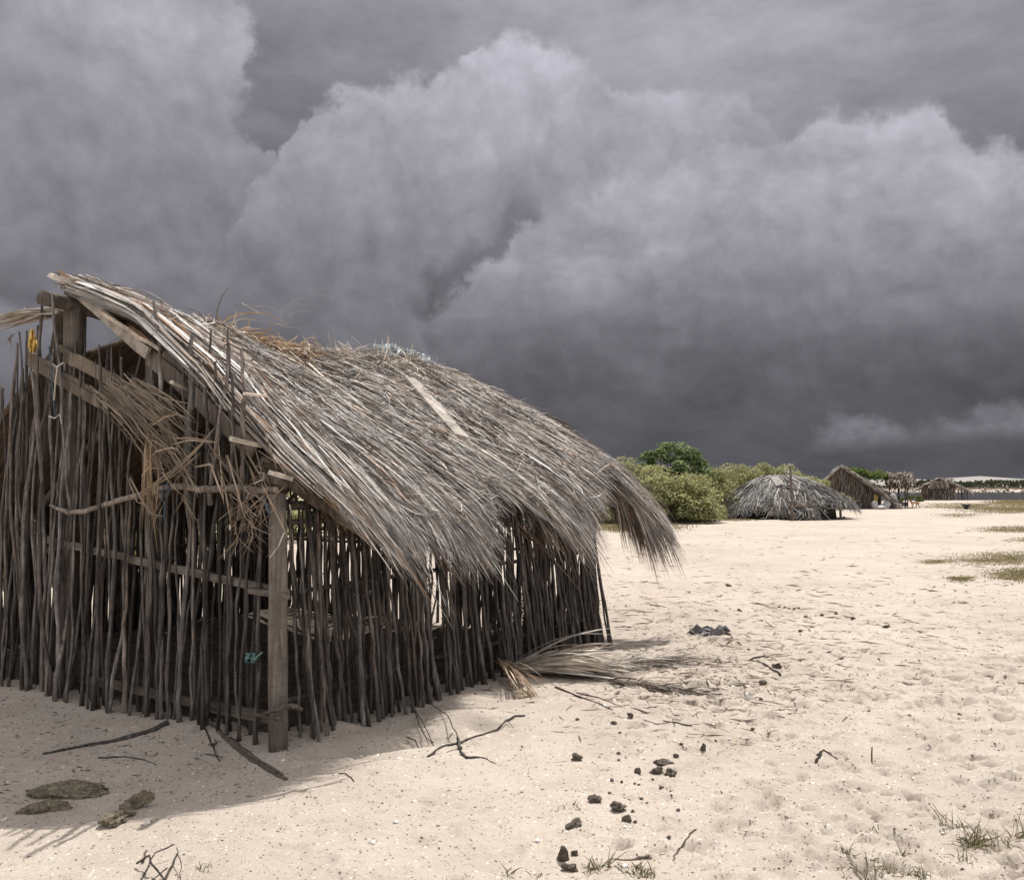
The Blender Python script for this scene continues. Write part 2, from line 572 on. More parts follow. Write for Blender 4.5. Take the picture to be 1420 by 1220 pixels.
def smin(T):
    return np.interp(T, [0, 1.6, 2.0, 2.3, 2.6, 2.8, 3.0], [-0.12, -0.1, -0.07, -0.02, 0.10, 0.24, 0.40])

def surf(s, T, h, side=1):
    """point of the roof at s along the ridge, T down the slope, h above the surface"""
    e = 0.02
    sl = (drop(T + e) - drop(T - e)) / (2 * e)
    nrm = 1 / np.sqrt(1 + sl * sl)
    wav = 0.035 * np.sin(s * 2.1 + 0.6 * T) + 0.02 * np.sin(s * 5.3 + 1.3)
    lift = 0.20 * np.exp(-(np.maximum(s, 0) / 0.75) ** 2) * np.clip((T - 0.2) / 0.9, 0, 1) * np.clip((2.35 - T) / 0.55, 0, 1) if side == 1 else 0.0
    fr = np.clip((0.95 - s) / 0.65, 0, 1) if side == 1 else 0.0
    fr = fr * fr * (3 - 2 * fr)
    lift = lift + fr * np.interp(T, [0, 2.0, 2.32, 2.6, 2.8, 3.0, 3.2], [0, 0, .07, .11, .2, .3, .4])
    if side == 1:
        lift = lift + 0.13 * np.clip((s - 3.9) / 1.0, 0, 1) * np.clip((T - 0.5) / 0.9, 0, 1) * np.clip((2.7 - T) / 0.5, 0, 1)
    z = ridgez(s) - drop(T) + lift + wav + h * nrm
    t = RT - side * (T + h * sl * nrm)
    return np.stack([s, t, z], axis=-1)

def straw_tints(n, r, brown=0.12):
    """dry leaf colours: grey, straw, a few brown"""
    base = np.array([0.385, 0.355, 0.338]) * np.exp(r.normal(0, 0.62, (n, 1)))
    warm = np.array([0.44, 0.39, 0.345]) * np.exp(r.normal(0, 0.25, (n, 1)))
    br = np.array([0.20, 0.125, 0.078]) * np.exp(r.normal(0, 0.35, (n, 1)))
    k = r.random((n, 1))
    c = np.where(k < brown, br, np.where(k < brown + 0.17, warm, base))
    c = np.where(r.random((n, 1)) < 0.10, c * 0.3, c)      # strands coloured near black to stand in for shadow gaps
    return np.clip(c, 0.02, 0.72)

def roof_strands(pile, fronds, per, r, side=1, slo=-0.15, shi=5.22, Tlo=-0.05, Thi=2.7, wmul=1.0, hmax=0.075, brown=0.085, under=False):
    F = fronds
    fs = r.uniform(slo, shi, F)
    fT = Tlo + (Thi - Tlo) * r.random(F)
    if not under and side == 1 and F > 400:
        rows = np.array([0.15, 0.6, 1.02, 1.42, 1.82, 2.2, 2.5])
        q = r.random(F) < 0.55
        fT = np.where(q, rows[r.integers(0, 7, F)] + r.normal(0, 0.05, F) + 0.08 * np.sin(fs * 3.1), fT)
    fd = r.normal(0.05, 0.13, F) + 0.12 * np.clip((fs - 4.2) / 1.2, 0, 1)
    fh = r.uniform(0.0, hmax, F)
    ftone = np.exp(r.normal(0, 0.36, F))
    n = F * per
    fi = np.repeat(np.arange(F), per)
    a = r.random(n)
    sd = np.where(r.random(n) < 0.5, -1, 1)
    ang = fd[fi] + sd * (0.03 + 0.20 * r.random(n)) + r.normal(0, 0.13, n)
    L = r.uniform(0.30, 0.85, n)
    s0 = fs[fi] + np.sin(fd[fi]) * a * 0.6 + r.normal(0, 0.045, n)
    T0 = fT[fi] + np.cos(fd[fi]) * a * 0.7 - 0.35
    K = 5
    k = np.linspace(0, 1, K)[None, :]
    bend = r.normal(0, 0.16, n)[:, None]
    A = ang[:, None] + bend * k
    ds = np.cumsum(np.sin(A) * (L[:, None] / (K - 1)), axis=1) - (np.sin(A) * (L[:, None] / (K - 1)))[:, :1]
    dT = np.cumsum(np.cos(A) * (L[:, None] / (K - 1)), axis=1) - (np.cos(A) * (L[:, None] / (K - 1)))[:, :1]
    s = s0[:, None] + ds
    T = T0[:, None] + dT
    tm = tmax(s[:, -1]) if side == 1 else np.full(n, 2.75)
    over = r.normal(0.0, 0.07, n) + r.normal(0.0, 0.09, F)[fi]
    # pull strands that end beyond the eave back up the slope
    shift = np.maximum(T[:, -1] - (tm + over), 0)
    T = T - shift[:, None]
    lift = np.abs(r.normal(0, 0.03, n))[:, None]
    dip = r.uniform(-0.03, 0.0, n)[:, None]
    h = (fh[fi] + r.normal(0, 0.014, n))[:, None] + dip * (1 - k) + lift * k ** 2
    h = h + 0.02 * np.sin(np.pi * k) * r.random((n, 1))
    if under:
        h = -0.09 - np.abs(h) * 0.8 - (r.random((n, 1)) ** 2) * 0.1 * k
    keep = (T[:, 0] > -0.25) & (s[:, 0] > (smin(T[:, 0]) - 0.05)) & (s[:, -1] > (smin(T[:, -1]) - 0.03 - 0.06 * r.random(n)))
    keep &= s[:, -1] < shi + 0.12
    T = np.maximum(T, -0.06)
    P = surf(s, T, h, side)
    # strands at the eave hang a little towards the ground
    tail = np.clip((T - 2.45) / 0.5, 0, 1) * k
    P[..., 2] -= tail * r.uniform(0, 0.12, n)[:, None]
    d = norm(np.gradient(P, axis=1))
    up = np.zeros_like(P); up[..., 1] = 0.5 * side * -1; up[..., 2] = 0.85
    x = norm(np.cross(d, up)); y = np.cross(d, x)
    roll = r.normal(0, 0.75, n)[:, None, None]
    S = x * np.cos(roll) + y * np.sin(roll)
    w0 = r.uniform(0.0024, 0.0058, n) * wmul * np.where(r.random(n) < .06, 1.9, 1.0)
    prof = np.array([0.75, 1.0, 0.95, 0.7, 0.12])[None, :]
    W = w0[:, None] * prof
    tint = straw_tints(n, r, brown) * ftone[fi][:, None]
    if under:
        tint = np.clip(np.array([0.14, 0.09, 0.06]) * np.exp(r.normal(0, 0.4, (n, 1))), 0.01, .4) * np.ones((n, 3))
    V, Q, C = ribbons(P[keep], W[keep], S[keep], tint[keep])
    pile.add(V, Q, np.clip(C, 0.02, 0.75))

hut = thing("thatched_hut", "large nearest stick-walled hut with a shaggy grey palm thatch roof", "hut", HO, HA)

def roof_sheet(name, side, parent):
    ss = np.linspace(-0.02 if side == 1 else 0.2, 5.15 if side == 1 else 4.2, 70)
    kk = np.linspace(0.0, 1.0, 26)
    Sg, Kg = np.meshgrid(ss, kk, indexing='ij')
    te = np.minimum(tmax(Sg), 2.6) - 0.22 if side == 1 else np.full_like(Sg, 2.5)
    # do not let the sheet stick out beyond the slanted verge
    Tg = Kg * te
    if side == -1:
        T0_ = 0.6 * np.clip((0.8 - Sg) / 0.4, 0, 1)      # the far slope has lost its thatch by the peak
        Tg = T0_ + Kg * (te - T0_)
    Sg2 = np.maximum(Sg, smin(Tg) + 0.10 + 0 * Sg)
    top = surf(Sg2, Tg, -0.035 + 0 * Sg, side)
    bot = surf(Sg2, Tg, -0.075 + 0 * Sg, side)
    n1, n2 = Sg.shape
    i = np.arange(n1 * n2).reshape(n1, n2)
    q = np.stack([i[:-1, :-1], i[1:, :-1], i[1:, 1:], i[:-1, 1:]], axis=-1).reshape(-1, 4)
    q2 = q[:, ::-1] + n1 * n2
    edge = np.concatenate([i[0, :], i[1:, -1], i[-1, ::-1][1:], i[::-1, 0][1:-1]])
    e2 = np.roll(edge, -1)
    q3 = np.stack([edge, e2, e2 + n1 * n2, edge + n1 * n2], axis=-1)
    V = np.concatenate([top.reshape(-1, 3), bot.reshape(-1, 3)])
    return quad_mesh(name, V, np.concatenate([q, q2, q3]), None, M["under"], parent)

r1 = np.random.default_rng(21)
roof = roof_sheet("roof", 1, hut)
roof_left = roof_sheet("roof", -1, hut)
pile = Pile()
roof_strands(pile, 1500, 48, r1)
roof_strands(pile, 120, 26, r1, Thi=2.7, Tlo=2.2, hmax=0.05, wmul=1.15)
roof_strands(pile, 260, 22, r1, hmax=0.12, wmul=1.25, brown=0.22)
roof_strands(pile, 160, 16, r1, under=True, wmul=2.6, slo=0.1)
# drooping tuft at the far end
def tuft(pile, r, n, srange, Trange, Lr, drp, wm=1.0, brown=0.1):
    s0 = r.uniform(*srange, n); T0 = r.uniform(*Trange, n); L = r.uniform(*Lr, n)
    K = 6
    k = np.linspace(0, 1, K)[None, :]
    ang = r.normal(0.0, 0.10, n)[:, None] + r.normal(0, 0.12, n)[:, None] * k
    s = s0[:, None] + np.sin(ang) * L[:, None] * k
    T = T0[:, None] + np.cos(ang) * L[:, None] * k * (1 - 0.25 * k)
    h = r.uniform(-0.08, 0.07, n)[:, None] + 0.02 * k
    P = surf(s, T, h + 0 * s)
    P[..., 2] -= (k ** 2.2) * (r.uniform(*drp, n))[:, None]
    d = norm(np.gradient(P, axis=1))
    up = np.zeros_like(P); up[..., 1] = -.5; up[..., 2] = .85
    x = norm(np.cross(d, up)); y = np.cross(d, x)
    roll = r.normal(0, 0.9, n)[:, None, None]
    S = x * np.cos(roll) + y * np.sin(roll)
    W = (r.uniform(0.004, 0.009, n) * wm)[:, None] * np.array([0.8, 1, 1, .85, .6, .1])[None, :]
    pile.add(*ribbons(P, W, S, straw_tints(n, r, brown)))
tuft(pile, r1, 1500, (4.85, 5.3), (1.35, 2.2), (0.4, 0.9), (0.08, 0.42), 1.1)
tuft(pile, r1, 420, (4.8, 5.1), (1.8, 2.2), (0.3, 0.75), (0.2, 0.6), 1.3, 0.75)
tuft(pile, r1, 400, (2.85, 3.3), (1.95, 2.3), (0.3, 0.6), (0.05, 0.25), .8)
tuft(pile, r1, 420, (0.8, 1.85), (1.8, 2.15), (0.3, 0.6), (0.0, 0.12), .8)
def fluff(pile, r, n):
    """short loose bits lying across the lay of the thatch"""
    K = 4
    k = np.linspace(0, 1, K)[None, :]
    s0 = r.uniform(0.0, 5.1, n); T0 = r.uniform(0.0, 2.45, n); L = r.uniform(0.08, 0.34, n)
    a = r.normal(0.1, 0.6, n)[:, None] + r.normal(0, 0.5, n)[:, None] * k
    s = s0[:, None] + np.sin(a) * L[:, None] * k
    T = np.minimum(T0[:, None] + np.cos(a) * L[:, None] * k, tmax(s0)[:, None])
    h = r.uniform(0.05, 0.12, n)[:, None] + r.normal(0.01, 0.035, n)[:, None] * k
    ok = s0 > smin(T0) + 0.12
    P = surf(s, T, h)
    d = norm(np.gradient(P, axis=1) + 1e-7)
    up = np.zeros_like(P); up[..., 1] = -.5; up[..., 2] = .85
    x = norm(np.cross(d, up)); y = np.cross(d, x)
    roll = r.normal(0, 1.0, n)[:, None, None]
    S = x * np.cos(roll) + y * np.sin(roll)
    W = r.uniform(0.0025, 0.0055, n)[:, None] * np.array([.8, 1, .8, .1])[None, :]
    c = straw_tints(n, r, 0.2) * 1.15
    pile.add(*ribbons(P[ok], W[ok], S[ok], np.clip(c[ok], .03, .72)))
fluff(pile, r1, 9000)
# long pale stalks along the front verge
def verge(pile, r, n, wm, srange, Tst, L):
    s0 = r.uniform(*srange, n); T0 = r.uniform(*Tst, n); Ln = r.uniform(*L, n)
    K = 8
    k = np.linspace(0, 1, K)[None, :]
    T = T0[:, None] + Ln[:, None] * k
    s = s0[:, None] + r.normal(0, 0.05, n)[:, None] * k + np.maximum(smin(T) - smin(T[:, :1]), 0)
    h = r.uniform(-0.03, 0.11, n)[:, None] + r.normal(0, 0.02, n)[:, None] * k
    P = surf(s, T, h + 0 * s)
    d = norm(np.gradient(P, axis=1))
    up = np.zeros_like(P); up[..., 0] = -0.5; up[..., 1] = -.4; up[..., 2] = .7
    x = norm(np.cross(d, up)); y = np.cross(d, x)
    roll = r.normal(0, 0.6, n)[:, None, None]
    S = x * np.cos(roll) + y * np.sin(roll)
    W = (r.uniform(0.004, 0.012, n) * wm)[:, None] * np.array([0.7, 1, 1, 1, .95, .85, .6, .15])[None, :]
    c = straw_tints(n, r, 0.15) * 1.15
    pile.add(*ribbons(P, W, S, np.clip(c, 0.03, 0.7)))
verge(pile, r1, 420, 1.0, (-0.16, 0.22), (-0.06, 1.2), (0.8, 1.6))
verge(pile, r1, 60, 1.9, (-0.18, 0.05), (-0.06, 0.5), (0.9, 1.7))
verge(pile, r1, 300, 1.0, (-0.1, 0.3), (1.2, 2.0), (0.5, 1.05))
def midribs(pile, r, n):
    s0 = r.uniform(0.25, 4.9, n); T0 = r.uniform(0.0, 1.9, n); Ln = r.uniform(0.35, 0.95, n)
    K = 6
    k = np.linspace(0, 1, K)[None, :]
    a = r.normal(0.05, 0.2, n)[:, None]
    s = s0[:, None] + np.sin(a) * Ln[:, None] * k
    T = np.minimum(T0[:, None] + np.cos(a) * Ln[:, None] * k, tmax(s0)[:, None])
    ok = (s0 > smin(T0) + .1)
    P = surf(s, T, r.uniform(0.085, 0.125, n)[:, None] + 0.02 * k)
    d = norm(np.gradient(P, axis=1) + 1e-7)
    up = np.zeros_like(P); up[..., 1] = -.5; up[..., 2] = .85
    x = norm(np.cross(d, up)); y = np.cross(d, x)
    roll = r.normal(0, .35, n)[:, None, None]
    W = r.uniform(0.006, 0.014, n)[:, None] * np.array([1.0, .95, .85, .7, .5, .15])[None, :]
    c = np.array([.33, .275, .225]) * np.exp(r.normal(0, .4, (n, 1)))
    S = x * np.cos(roll) + y * np.sin(roll)
    pile.add(*ribbons(P[ok], W[ok], S[ok], np.clip(c[ok], .03, .6)))
midribs(pile, r1, 130)
# far slope, mostly hidden
roof_strands(pile, 200, 24, r1, side=-1, slo=0.75, shi=4.3, wmul=1.6)
thatch = pile.build("thatch", M["straw"], hut)

# ridge: tangle of curled leaf
def curls(r, n, spos, hr, Lr, w, curl, out=0.25, up=0.3):
    """curled strands sitting on the ridge; spos gives (s, t offset)"""
    K = 9
    s0, t0 = spos(n)
    az = r.uniform(0, 2 * np.pi, n); pit = r.normal(up, 0.3, n)
    L = r.uniform(*Lr, n)
    ca, cp = r.normal(0, curl, n), r.normal(-0.9, curl * 0.7, n)
    k = np.linspace(0, 1, K)[None, :]
    A = az[:, None] + ca[:, None] * k; Pt = pit[:, None] + cp[:, None] * k
    st = L[:, None] / (K - 1)
    dx_ = np.cumsum(np.cos(A) * np.cos(Pt) * st, axis=1)
    dy_ = np.cumsum(np.sin(A) * np.cos(Pt) * st, axis=1)
    dz_ = np.cumsum(np.sin(Pt) * st, axis=1)
    X = s0[:, None] + dx_; Yt = RT - t0[:, None] + dy_
    base = ridgez(s0) - drop(np.abs(t0)) + r.uniform(*hr, n)
    Z = base[:, None] + dz_
    floor_ = ridgez(X) - drop(np.abs(RT - Yt)) + 0.09
    Z = np.maximum(Z, floor_)
    P = np.stack([X, Yt, Z], axis=-1)
    d = norm(np.gradient(P, axis=1))
    upv = norm(r.normal(0, 1, (n, 1, 3)) + np.zeros_like(P))
    S = norm(np.cross(d, upv))
    W = r.uniform(w * 0.6, w * 1.3, n)[:, None] * np.array([.6, .9, 1, 1, 1, .9, .8, .5, .1])[None, :]
    return P, W, S
tp = Pile()
r2 = np.random.default_rng(5)
P, W, S = curls(r2, 1300, lambda n: (r2.uniform(1.0, 2.5, n), r2.normal(0.02, 0.13, n)), (0.0, 0.11), (0.12, 0.32), 0.007, 1.0, up=.0)
c = np.array([0.44, 0.33, 0.23]) * np.exp(r2.normal(0, 0.4, (len(P), 1)))
tp.add(*ribbons(P, W, S, np.clip(c, .03, .7)))
P, W, S = curls(r2, 800, lambda n: (r2.uniform(2.5, 4.1, n), r2.normal(0.04, 0.10, n)), (0.03, 0.12), (0.12, 0.32), 0.007, 1.8, up=.0)
c = np.array([0.48, 0.44, 0.39]) * np.exp(r2.normal(0, 0.3, (len(P), 1)))
tp.add(*ribbons(P, W, S, np.clip(c, .05, .75)))
P, W, S = curls(r2, 260, lambda n: (r2.uniform(3.2, 3.9, n), r2.uniform(0.1, 0.5, n)), (0.10, 0.16), (0.10, 0.3), 0.006, 1.8)
c = np.array([0.48, 0.44, 0.39]) * np.exp(r2.normal(0, 0.3, (len(P), 1)))
tp.add(*ribbons(P, W, S, np.clip(c, .05, .75)))
# fly-away leaves against the sky (photo outlines placed on the ridge plane t = RT)
for pts, w_, col in (
        ([(299, 450), (303, 430), (312, 410), (326, 393)], 0.011, (0.18, 0.14, 0.1)),
        ([(305, 455), (318, 440), (345, 433), (375, 433), (402, 448)], 0.016, (0.42, 0.31, 0.2)),
        ([(312, 450), (340, 441), (366, 444)], 0.008, (0.55, 0.5, 0.4)),
        ([(335, 420), (350, 426), (372, 436)], 0.006, (0.6, 0.57, 0.5)),
        ([(352, 425), (372, 424), (392, 431), (400, 447)], 0.004, (0.55, 0.5, 0.45)),
        ([(360, 444), (395, 450), (420, 444)], 0.004, (0.5, 0.46, 0.4)),
        ([(370, 446), (400, 452), (430, 455)], 0.004, (0.5, 0.46, 0.4)),
        ([(390, 433), (410, 415), (440, 409), (455, 408), (464, 413)], 0.004, (0.45, 0.4, 0.36)),
        ([(400, 437), (418, 431), (440, 430)], 0.005, (0.5, 0.45, 0.38)),
        ([(316, 462), (318, 445), (321, 428)], 0.006, (0.2, 0.16, 0.12)),
        ([(328, 464), (331, 448), (335, 440)], 0.006, (0.3, 0.22, 0.14)),
        ([(340, 465), (348, 450), (352, 441)], 0.014, (0.34, 0.22, 0.14)),
        ([(735, 572), (750, 573), (772, 579)], 0.006, (0.5, 0.45, 0.4)),
        ([(455, 500), (470, 483), (485, 482), (500, 490)], 0.007, (0.62, 0.6, 0.56))):
    pp = [hl(px, py, RT) for px, py in pts]
    q = np.array([[p.x, p.y, p.z] for p in pp])
    kk = np.linspace(0, len(q) - 1, 10)
    Pq = np.stack([np.interp(kk, np.arange(len(q)), q[:, j]) for j in range(3)], axis=-1)[None]
    Pq[:, :, 1] += np.linspace(0, 0.06, 10)
    d = norm(np.gradient(Pq, axis=1))
    S = norm(np.cross(d, np.array([[[0.25, 1.0, 0.35]]]) + 0 * Pq))
    W = np.full((1, 10), w_ / 2) * np.array([.8, 1, 1, 1, 1, .9, .8, .6, .4, .1])
    tp.add(*ribbons(Pq, W, S, np.array([col])))
tp.build("ridge_tangle", M["straw_thin"], hut)

# ------------------------------------------------------------------ hut frame
def stick_path(p0, p1, r, n=12, bendamp=0.02, kink=0.008):
    """a crooked pole from p0 (foot) to p1 (tip)"""
    p0, p1 = Vector(p0), Vector(p1)
    L = (p1 - p0).length
    ph = [r.uniform(0, 6.28) for _ in range(4)]
    am = [r.gauss(0, bendamp) for _ in range(4)]
    pts = []
    for i in range(n):
        k = i / (n - 1)
        o = am[0] * math.sin(2.4 * L * k * 0.7 + ph[0]) + am[1] * 0.5 * math.sin(5.5 * L * k * .6 + ph[1])
        q = am[2] * math.sin(2.4 * L * k * 0.7 + ph[2]) + am[3] * 0.5 * math.sin(5.5 * L * k * .6 + ph[3])
        pts.append(p0.lerp(p1, k) + Vector((q + r.gauss(0, kink), o + r.gauss(0, kink), 0)))
    return pts

def stick(mb, p0, p1, rad, r, taper=0.62, n=14, bend=0.02, sides=7, kink=0.006, tint=None, foot=1.25):
    pts = stick_path(p0, p1, r, n, bend, kink)
    rr = []
    knots = {r.randrange(1, n - 1) for _ in range(3)}
    for i in range(n):
        k = i / (n - 1)
        q = rad * (1 - (1 - taper) * k) * r.uniform(0.92, 1.08)
        if i in knots:
            q *= r.uniform(1.15, 1.35)
        if i == 0:
            q *= foot
        rr.append(q)
    t = tint or (r.uniform(0.7, 1.25),) * 3
    mb.tube(pts, rr, sides, t, True, 1.0, 0.05)
    # a cut twig stub or two
    if r.random() < 0.5 and n > 8:
        i = r.randrange(2, n - 2)
        a = r.uniform(0, 6.28)
        d = Vector((math.cos(a), math.sin(a), 0.9)) * r.uniform(0.015, 0.035)
        mb.tube([pts[i], pts[i] + d], [rad * 0.35, rad * 0.22], 5, t)

def ground_local(s, t):
    w_ = to_world((s, t, 0))
    return gz(w_.x, w_.y)

rs = random.Random(3)
gable = []
# profile of the tips along the gable, from the photo: (px, py)
tipx = [-60, 0, 20, 40, 60, 90, 110, 150, 200, 240, 290, 330, 345, 372, 400]
tipy = [520, 545, 520, 485, 500, 480, 500, 500, 530, 510, 500, 520, 560, 650, 700]
t = 3.55
k = 0
while t > 0.13:
    px = None
    base = Vector((0, t, 0))
    wv = to_world(base)
    px = 710 + wv.x / wv.y * FPX
    py = np.interp(px, tipx, tipy)
    z = CAMH + (672 - py) / FPX * wv.y + rs.gauss(0, 0.09)
    if rs.random() < 0.12:
        z += rs.uniform(0.10, 0.24)
    if 130 < px < 330 and rs.random() < 0.4:
        z -= rs.uniform(0.25, 0.9)
    if px > 335:
        z = min(z, 1.75)
    front = -0.045 if (k % 3 != 1) else 0.05
    top = (front * 0.7 + rs.gauss(0, 0.015), t + rs.gauss(0, 0.045), z)
    ft = t + rs.gauss(0, 0.045)
    foot = (front + rs.gauss(-0.01, 0.02), ft, ground_local(front, ft) - 0.06)
    gable.append((foot, top, rs.uniform(0.0088, 0.0165) * (1.25 if rs.random() < .15 else 1), front < 0))
    t -= rs.uniform(0.027, 0.056)
    k += 1
# tall sticks that stand clear of the verge in the photo: (foot px at gable, tip px)
for (bx, by, tx, ty, rd) in ((62, 945, 56, 408, .017), (84, 958, 80, 410, .015), (232, 640, 207, 418, .018), (262, 700, 265, 463, .024),
                             (300, 700, 315, 480, .016), (330, 700, 338, 487, .016), (341, 720, 342, 530, .015), (283, 690, 270, 500, .014),
                             (138, 960, 137, 478, .013), (156, 970, 154, 480, .013), (165, 700, 168, 495, .012), (29, 940, 27, 460, .012),
                             (305, 680, 290, 500, .013), (320, 690, 318, 515, .013)):
    pl = -0.20 if bx > 180 else -0.08
    by = max(by, 690)
    a = hg(bx, by, pl if by > 900 else -.05); b_ = hg(tx, ty, pl - .02)
    if by > 900:
        a.z = ground_local(pl, a.y) - 0.05
    gable.append((tuple(a), tuple(b_), rd, True))

longw = []
s = 0.10
k = 0
while s < 4.22:
    sec = k % 3 == 1
    off = 0.05 if sec else -0.02
    topz = 1.47 + rs.gauss(0, 0.03)
    lean = rs.gauss(0.045, 0.05)
    outw = rs.uniform(0.06, 0.2) if not sec else rs.uniform(-0.05, 0.05)
    foot = (s + lean, off - outw, 0)
    foot = (foot[0], foot[1], ground_local(foot[0], foot[1]) - 0.05)
    top = (s + rs.gauss(0, 0.02), off + 0.01, topz)
    longw.append((foot, top, rs.uniform(0.009, 0.0165), not sec))
    s += rs.uniform(0.015, 0.031) if s < 2.5 else rs.uniform(0.013, 0.027)
    k += 1

front_g = [g for g in gable if g[3]]
front_l = [g for g in longw if g[3]]
singles = front_g[:66] if len(front_g) > 66 else front_g
# the tall ones first, they show largest
singles = front_g[-14:] + front_g[:-14]
singles = singles[:62] + front_l[:100 - min(62, len(singles))]
ids = {id(g) for g in singles}
for g in singles:
    m = MB()
    stick(m, g[0], g[1], g[2], rs, tint=(lambda q, w: (q * w, q, q / w))(rs.choice((rs.uniform(.5, 1.1), rs.uniform(.8, 1.35), rs.uniform(1.2, 1.9))), rs.uniform(.96, 1.06)), bend=0.03 if g in gable else 0.018, foot=1.35)
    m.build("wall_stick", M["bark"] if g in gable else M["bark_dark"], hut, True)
rest = MB()
for g in gable + longw:
    if id(g) not in ids:
        stick(rest, g[0], g[1], g[2], rs, bend=0.02, n=11, sides=6)
# the far gable is open work, the far long wall is close set
s = 0.1
while s < 4.3:
    f = (s, 2 * RT + rs.uniform(-0.08, 0.10), -0.05)
    stick(rest, f, (s + rs.gauss(0, 0.03), 2 * RT, 1.50 + rs.gauss(0, 0.04)), rs.uniform(0.013, 0.02), rs, n=7, sides=5)
    s += rs.uniform(0.009, 0.017)
t = 0.1
while t < 4.6:
    zt = 2.72 - abs(t - RT) * 0.62 - rs.uniform(0.1, 0.9)
    f = (4.27 + rs.gauss(0, 0.02), t, -0.05)
    stick(rest, f, (4.27, t + rs.gauss(0, 0.05), zt), rs.uniform(0.013, 0.02), rs, n=7, sides=5)
    t += rs.uniform(0.020, 0.042) if not 1.8 < t < 2.4 else 0.12
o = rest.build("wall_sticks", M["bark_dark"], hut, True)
o["kind"] = "stuff"

def member(name, a, b_, w_, th, mat, up=(0, 0, 1), n=8, wob=0.006, tint=(1, 1, 1)):
    m = MB()
    m.plank(a, b_, w_, th, up, n, wob, tint)
    return m.build(name, mat, hut)

def log(name, pts, rad, mat, sides=10, jit=0.05, squash=1.0, tint=(1, 1, 1)):
    m = MB()
    q = [Vector(p) for p in pts]
    # resample
    out = []
    rr = rad if hasattr(rad, "__len__") else [rad] * len(q)
    r_ = []
    for i in range(len(q) - 1):
        for j in range(5):
            out.append(q[i].lerp(q[i + 1], j / 5) + Vector((rs.gauss(0, .003), rs.gauss(0, .003), rs.gauss(0, .003))))
            r_.append(rr[i] + (rr[i + 1] - rr[i]) * j / 5)
    out.append(q[-1]); r_.append(rr[-1])
    m.tube(out, r_, sides, tint, True, squash, jit)
    return m.build(name, mat, hut, True)

# corner post: a wide weathered board-like post
cp0, cp1 = hg(386, 1031, -0.05), hg(385, 684, -0.05)
m = MB()
pts = [cp0.lerp(cp1, i / 9) + Vector((0, rs.gauss(0, .003), 0)) for i in range(10)]
pts[0].z = ground_local(-0.05, cp0.y) - 0.08
m.tube(pts, [0.068, 0.066, 0.065, 0.066, 0.064, 0.063, 0.062, 0.062, 0.060, 0.058], 12, (1, 1, 1), True, 0.72, 0.04)
m.build("corner_post", M["post"], hut, True)
# ridge post and its far companion
a, b_ = hg(94, 960, 0.08), hg(105, 405, 0.08)
a.z = -0.05
log("ridge_post", [a, a.lerp(b_, .5), b_], [0.062, 0.066, 0.083], M["post"], 12)
a2, b2 = hg(72, 950, 0.12), hg(83, 440, 0.12)
a2.z = -0.05
log("side_post", [hg(68, 640, .16), hg(72, 540, .16), hg(86, 430, .1)], [0.05, 0.055, 0.05], M["post"], 10, tint=(.7, .66, .62))
log("ridge_post", [(4.25, RT, -0.05), (4.25, RT, 2.85)], 0.07, M["post"], 10)
log("corner_post", [(4.25, 0.05, -0.05), (4.25, 0.05, 1.6)], 0.06, M["post"], 10)
log("corner_post", [(4.25, 2 * RT, -0.05), (4.25, 2 * RT, 1.6)], 0.06, M["post"], 10)
log("corner_post", [(0.0, 2 * RT, -0.05), (0.0, 2 * RT, 1.6)], 0.06, M["post"], 10)
# second post: square sawn
a, b_ = hg(212, 1000, 0.07), hg(213, 487, 0.07)
a.z = -0.05
member("gable_post", a, b_, 0.085, 0.075, M["post"], up=(0, 1, 0), n=12, wob=0.004)
# ridge beam with its round end in front
log("ridge_beam", [(-0.20, RT + 0.10, 3.03), (0.3, RT + 0.06, 2.98), (2.0, RT, 2.86), (4.6, RT, 2.88)], [0.058, 0.06, 0.055, 0.05], M["post"], 12, tint=(.8, .78, .76))
# verge boards
member("verge_board", hg(96, 394, -0.10), hg(206, 492, -0.10), 0.085, 0.022, M["plank"], up=(0, 0.5, 0.8), n=8, tint=(.75, .75, .75))
member("verge_board", hg(140, 432, -0.12), hg(222, 486, -0.12), 0.028, 0.015, M["plank"], n=6, tint=(1.15, 1.1, 1.05))
member("verge_board", hg(206, 492, -0.04), hg(352, 622, -0.04), 0.12, 0.025, M["post"], up=(0, 0.5, 0.8), n=8, tint=(.95, .92, .9))
member("verge_board", hg(228, 490, -0.02), hg(350, 590, -0.02), 0.07, 0.03, M["post"], up=(0, 0.5, 0.8), n=8, tint=(1.05, 1.0, .96))
member("verge_board", hg(68, 381, -0.16), hg(104, 395, -0.14), 0.03, 0.012, M["cut"], n=4)
member("verge_board", hg(76, 386, -0.2), hg(112, 391, -0.14), 0.04, 0.015, M["plank"], n=4)
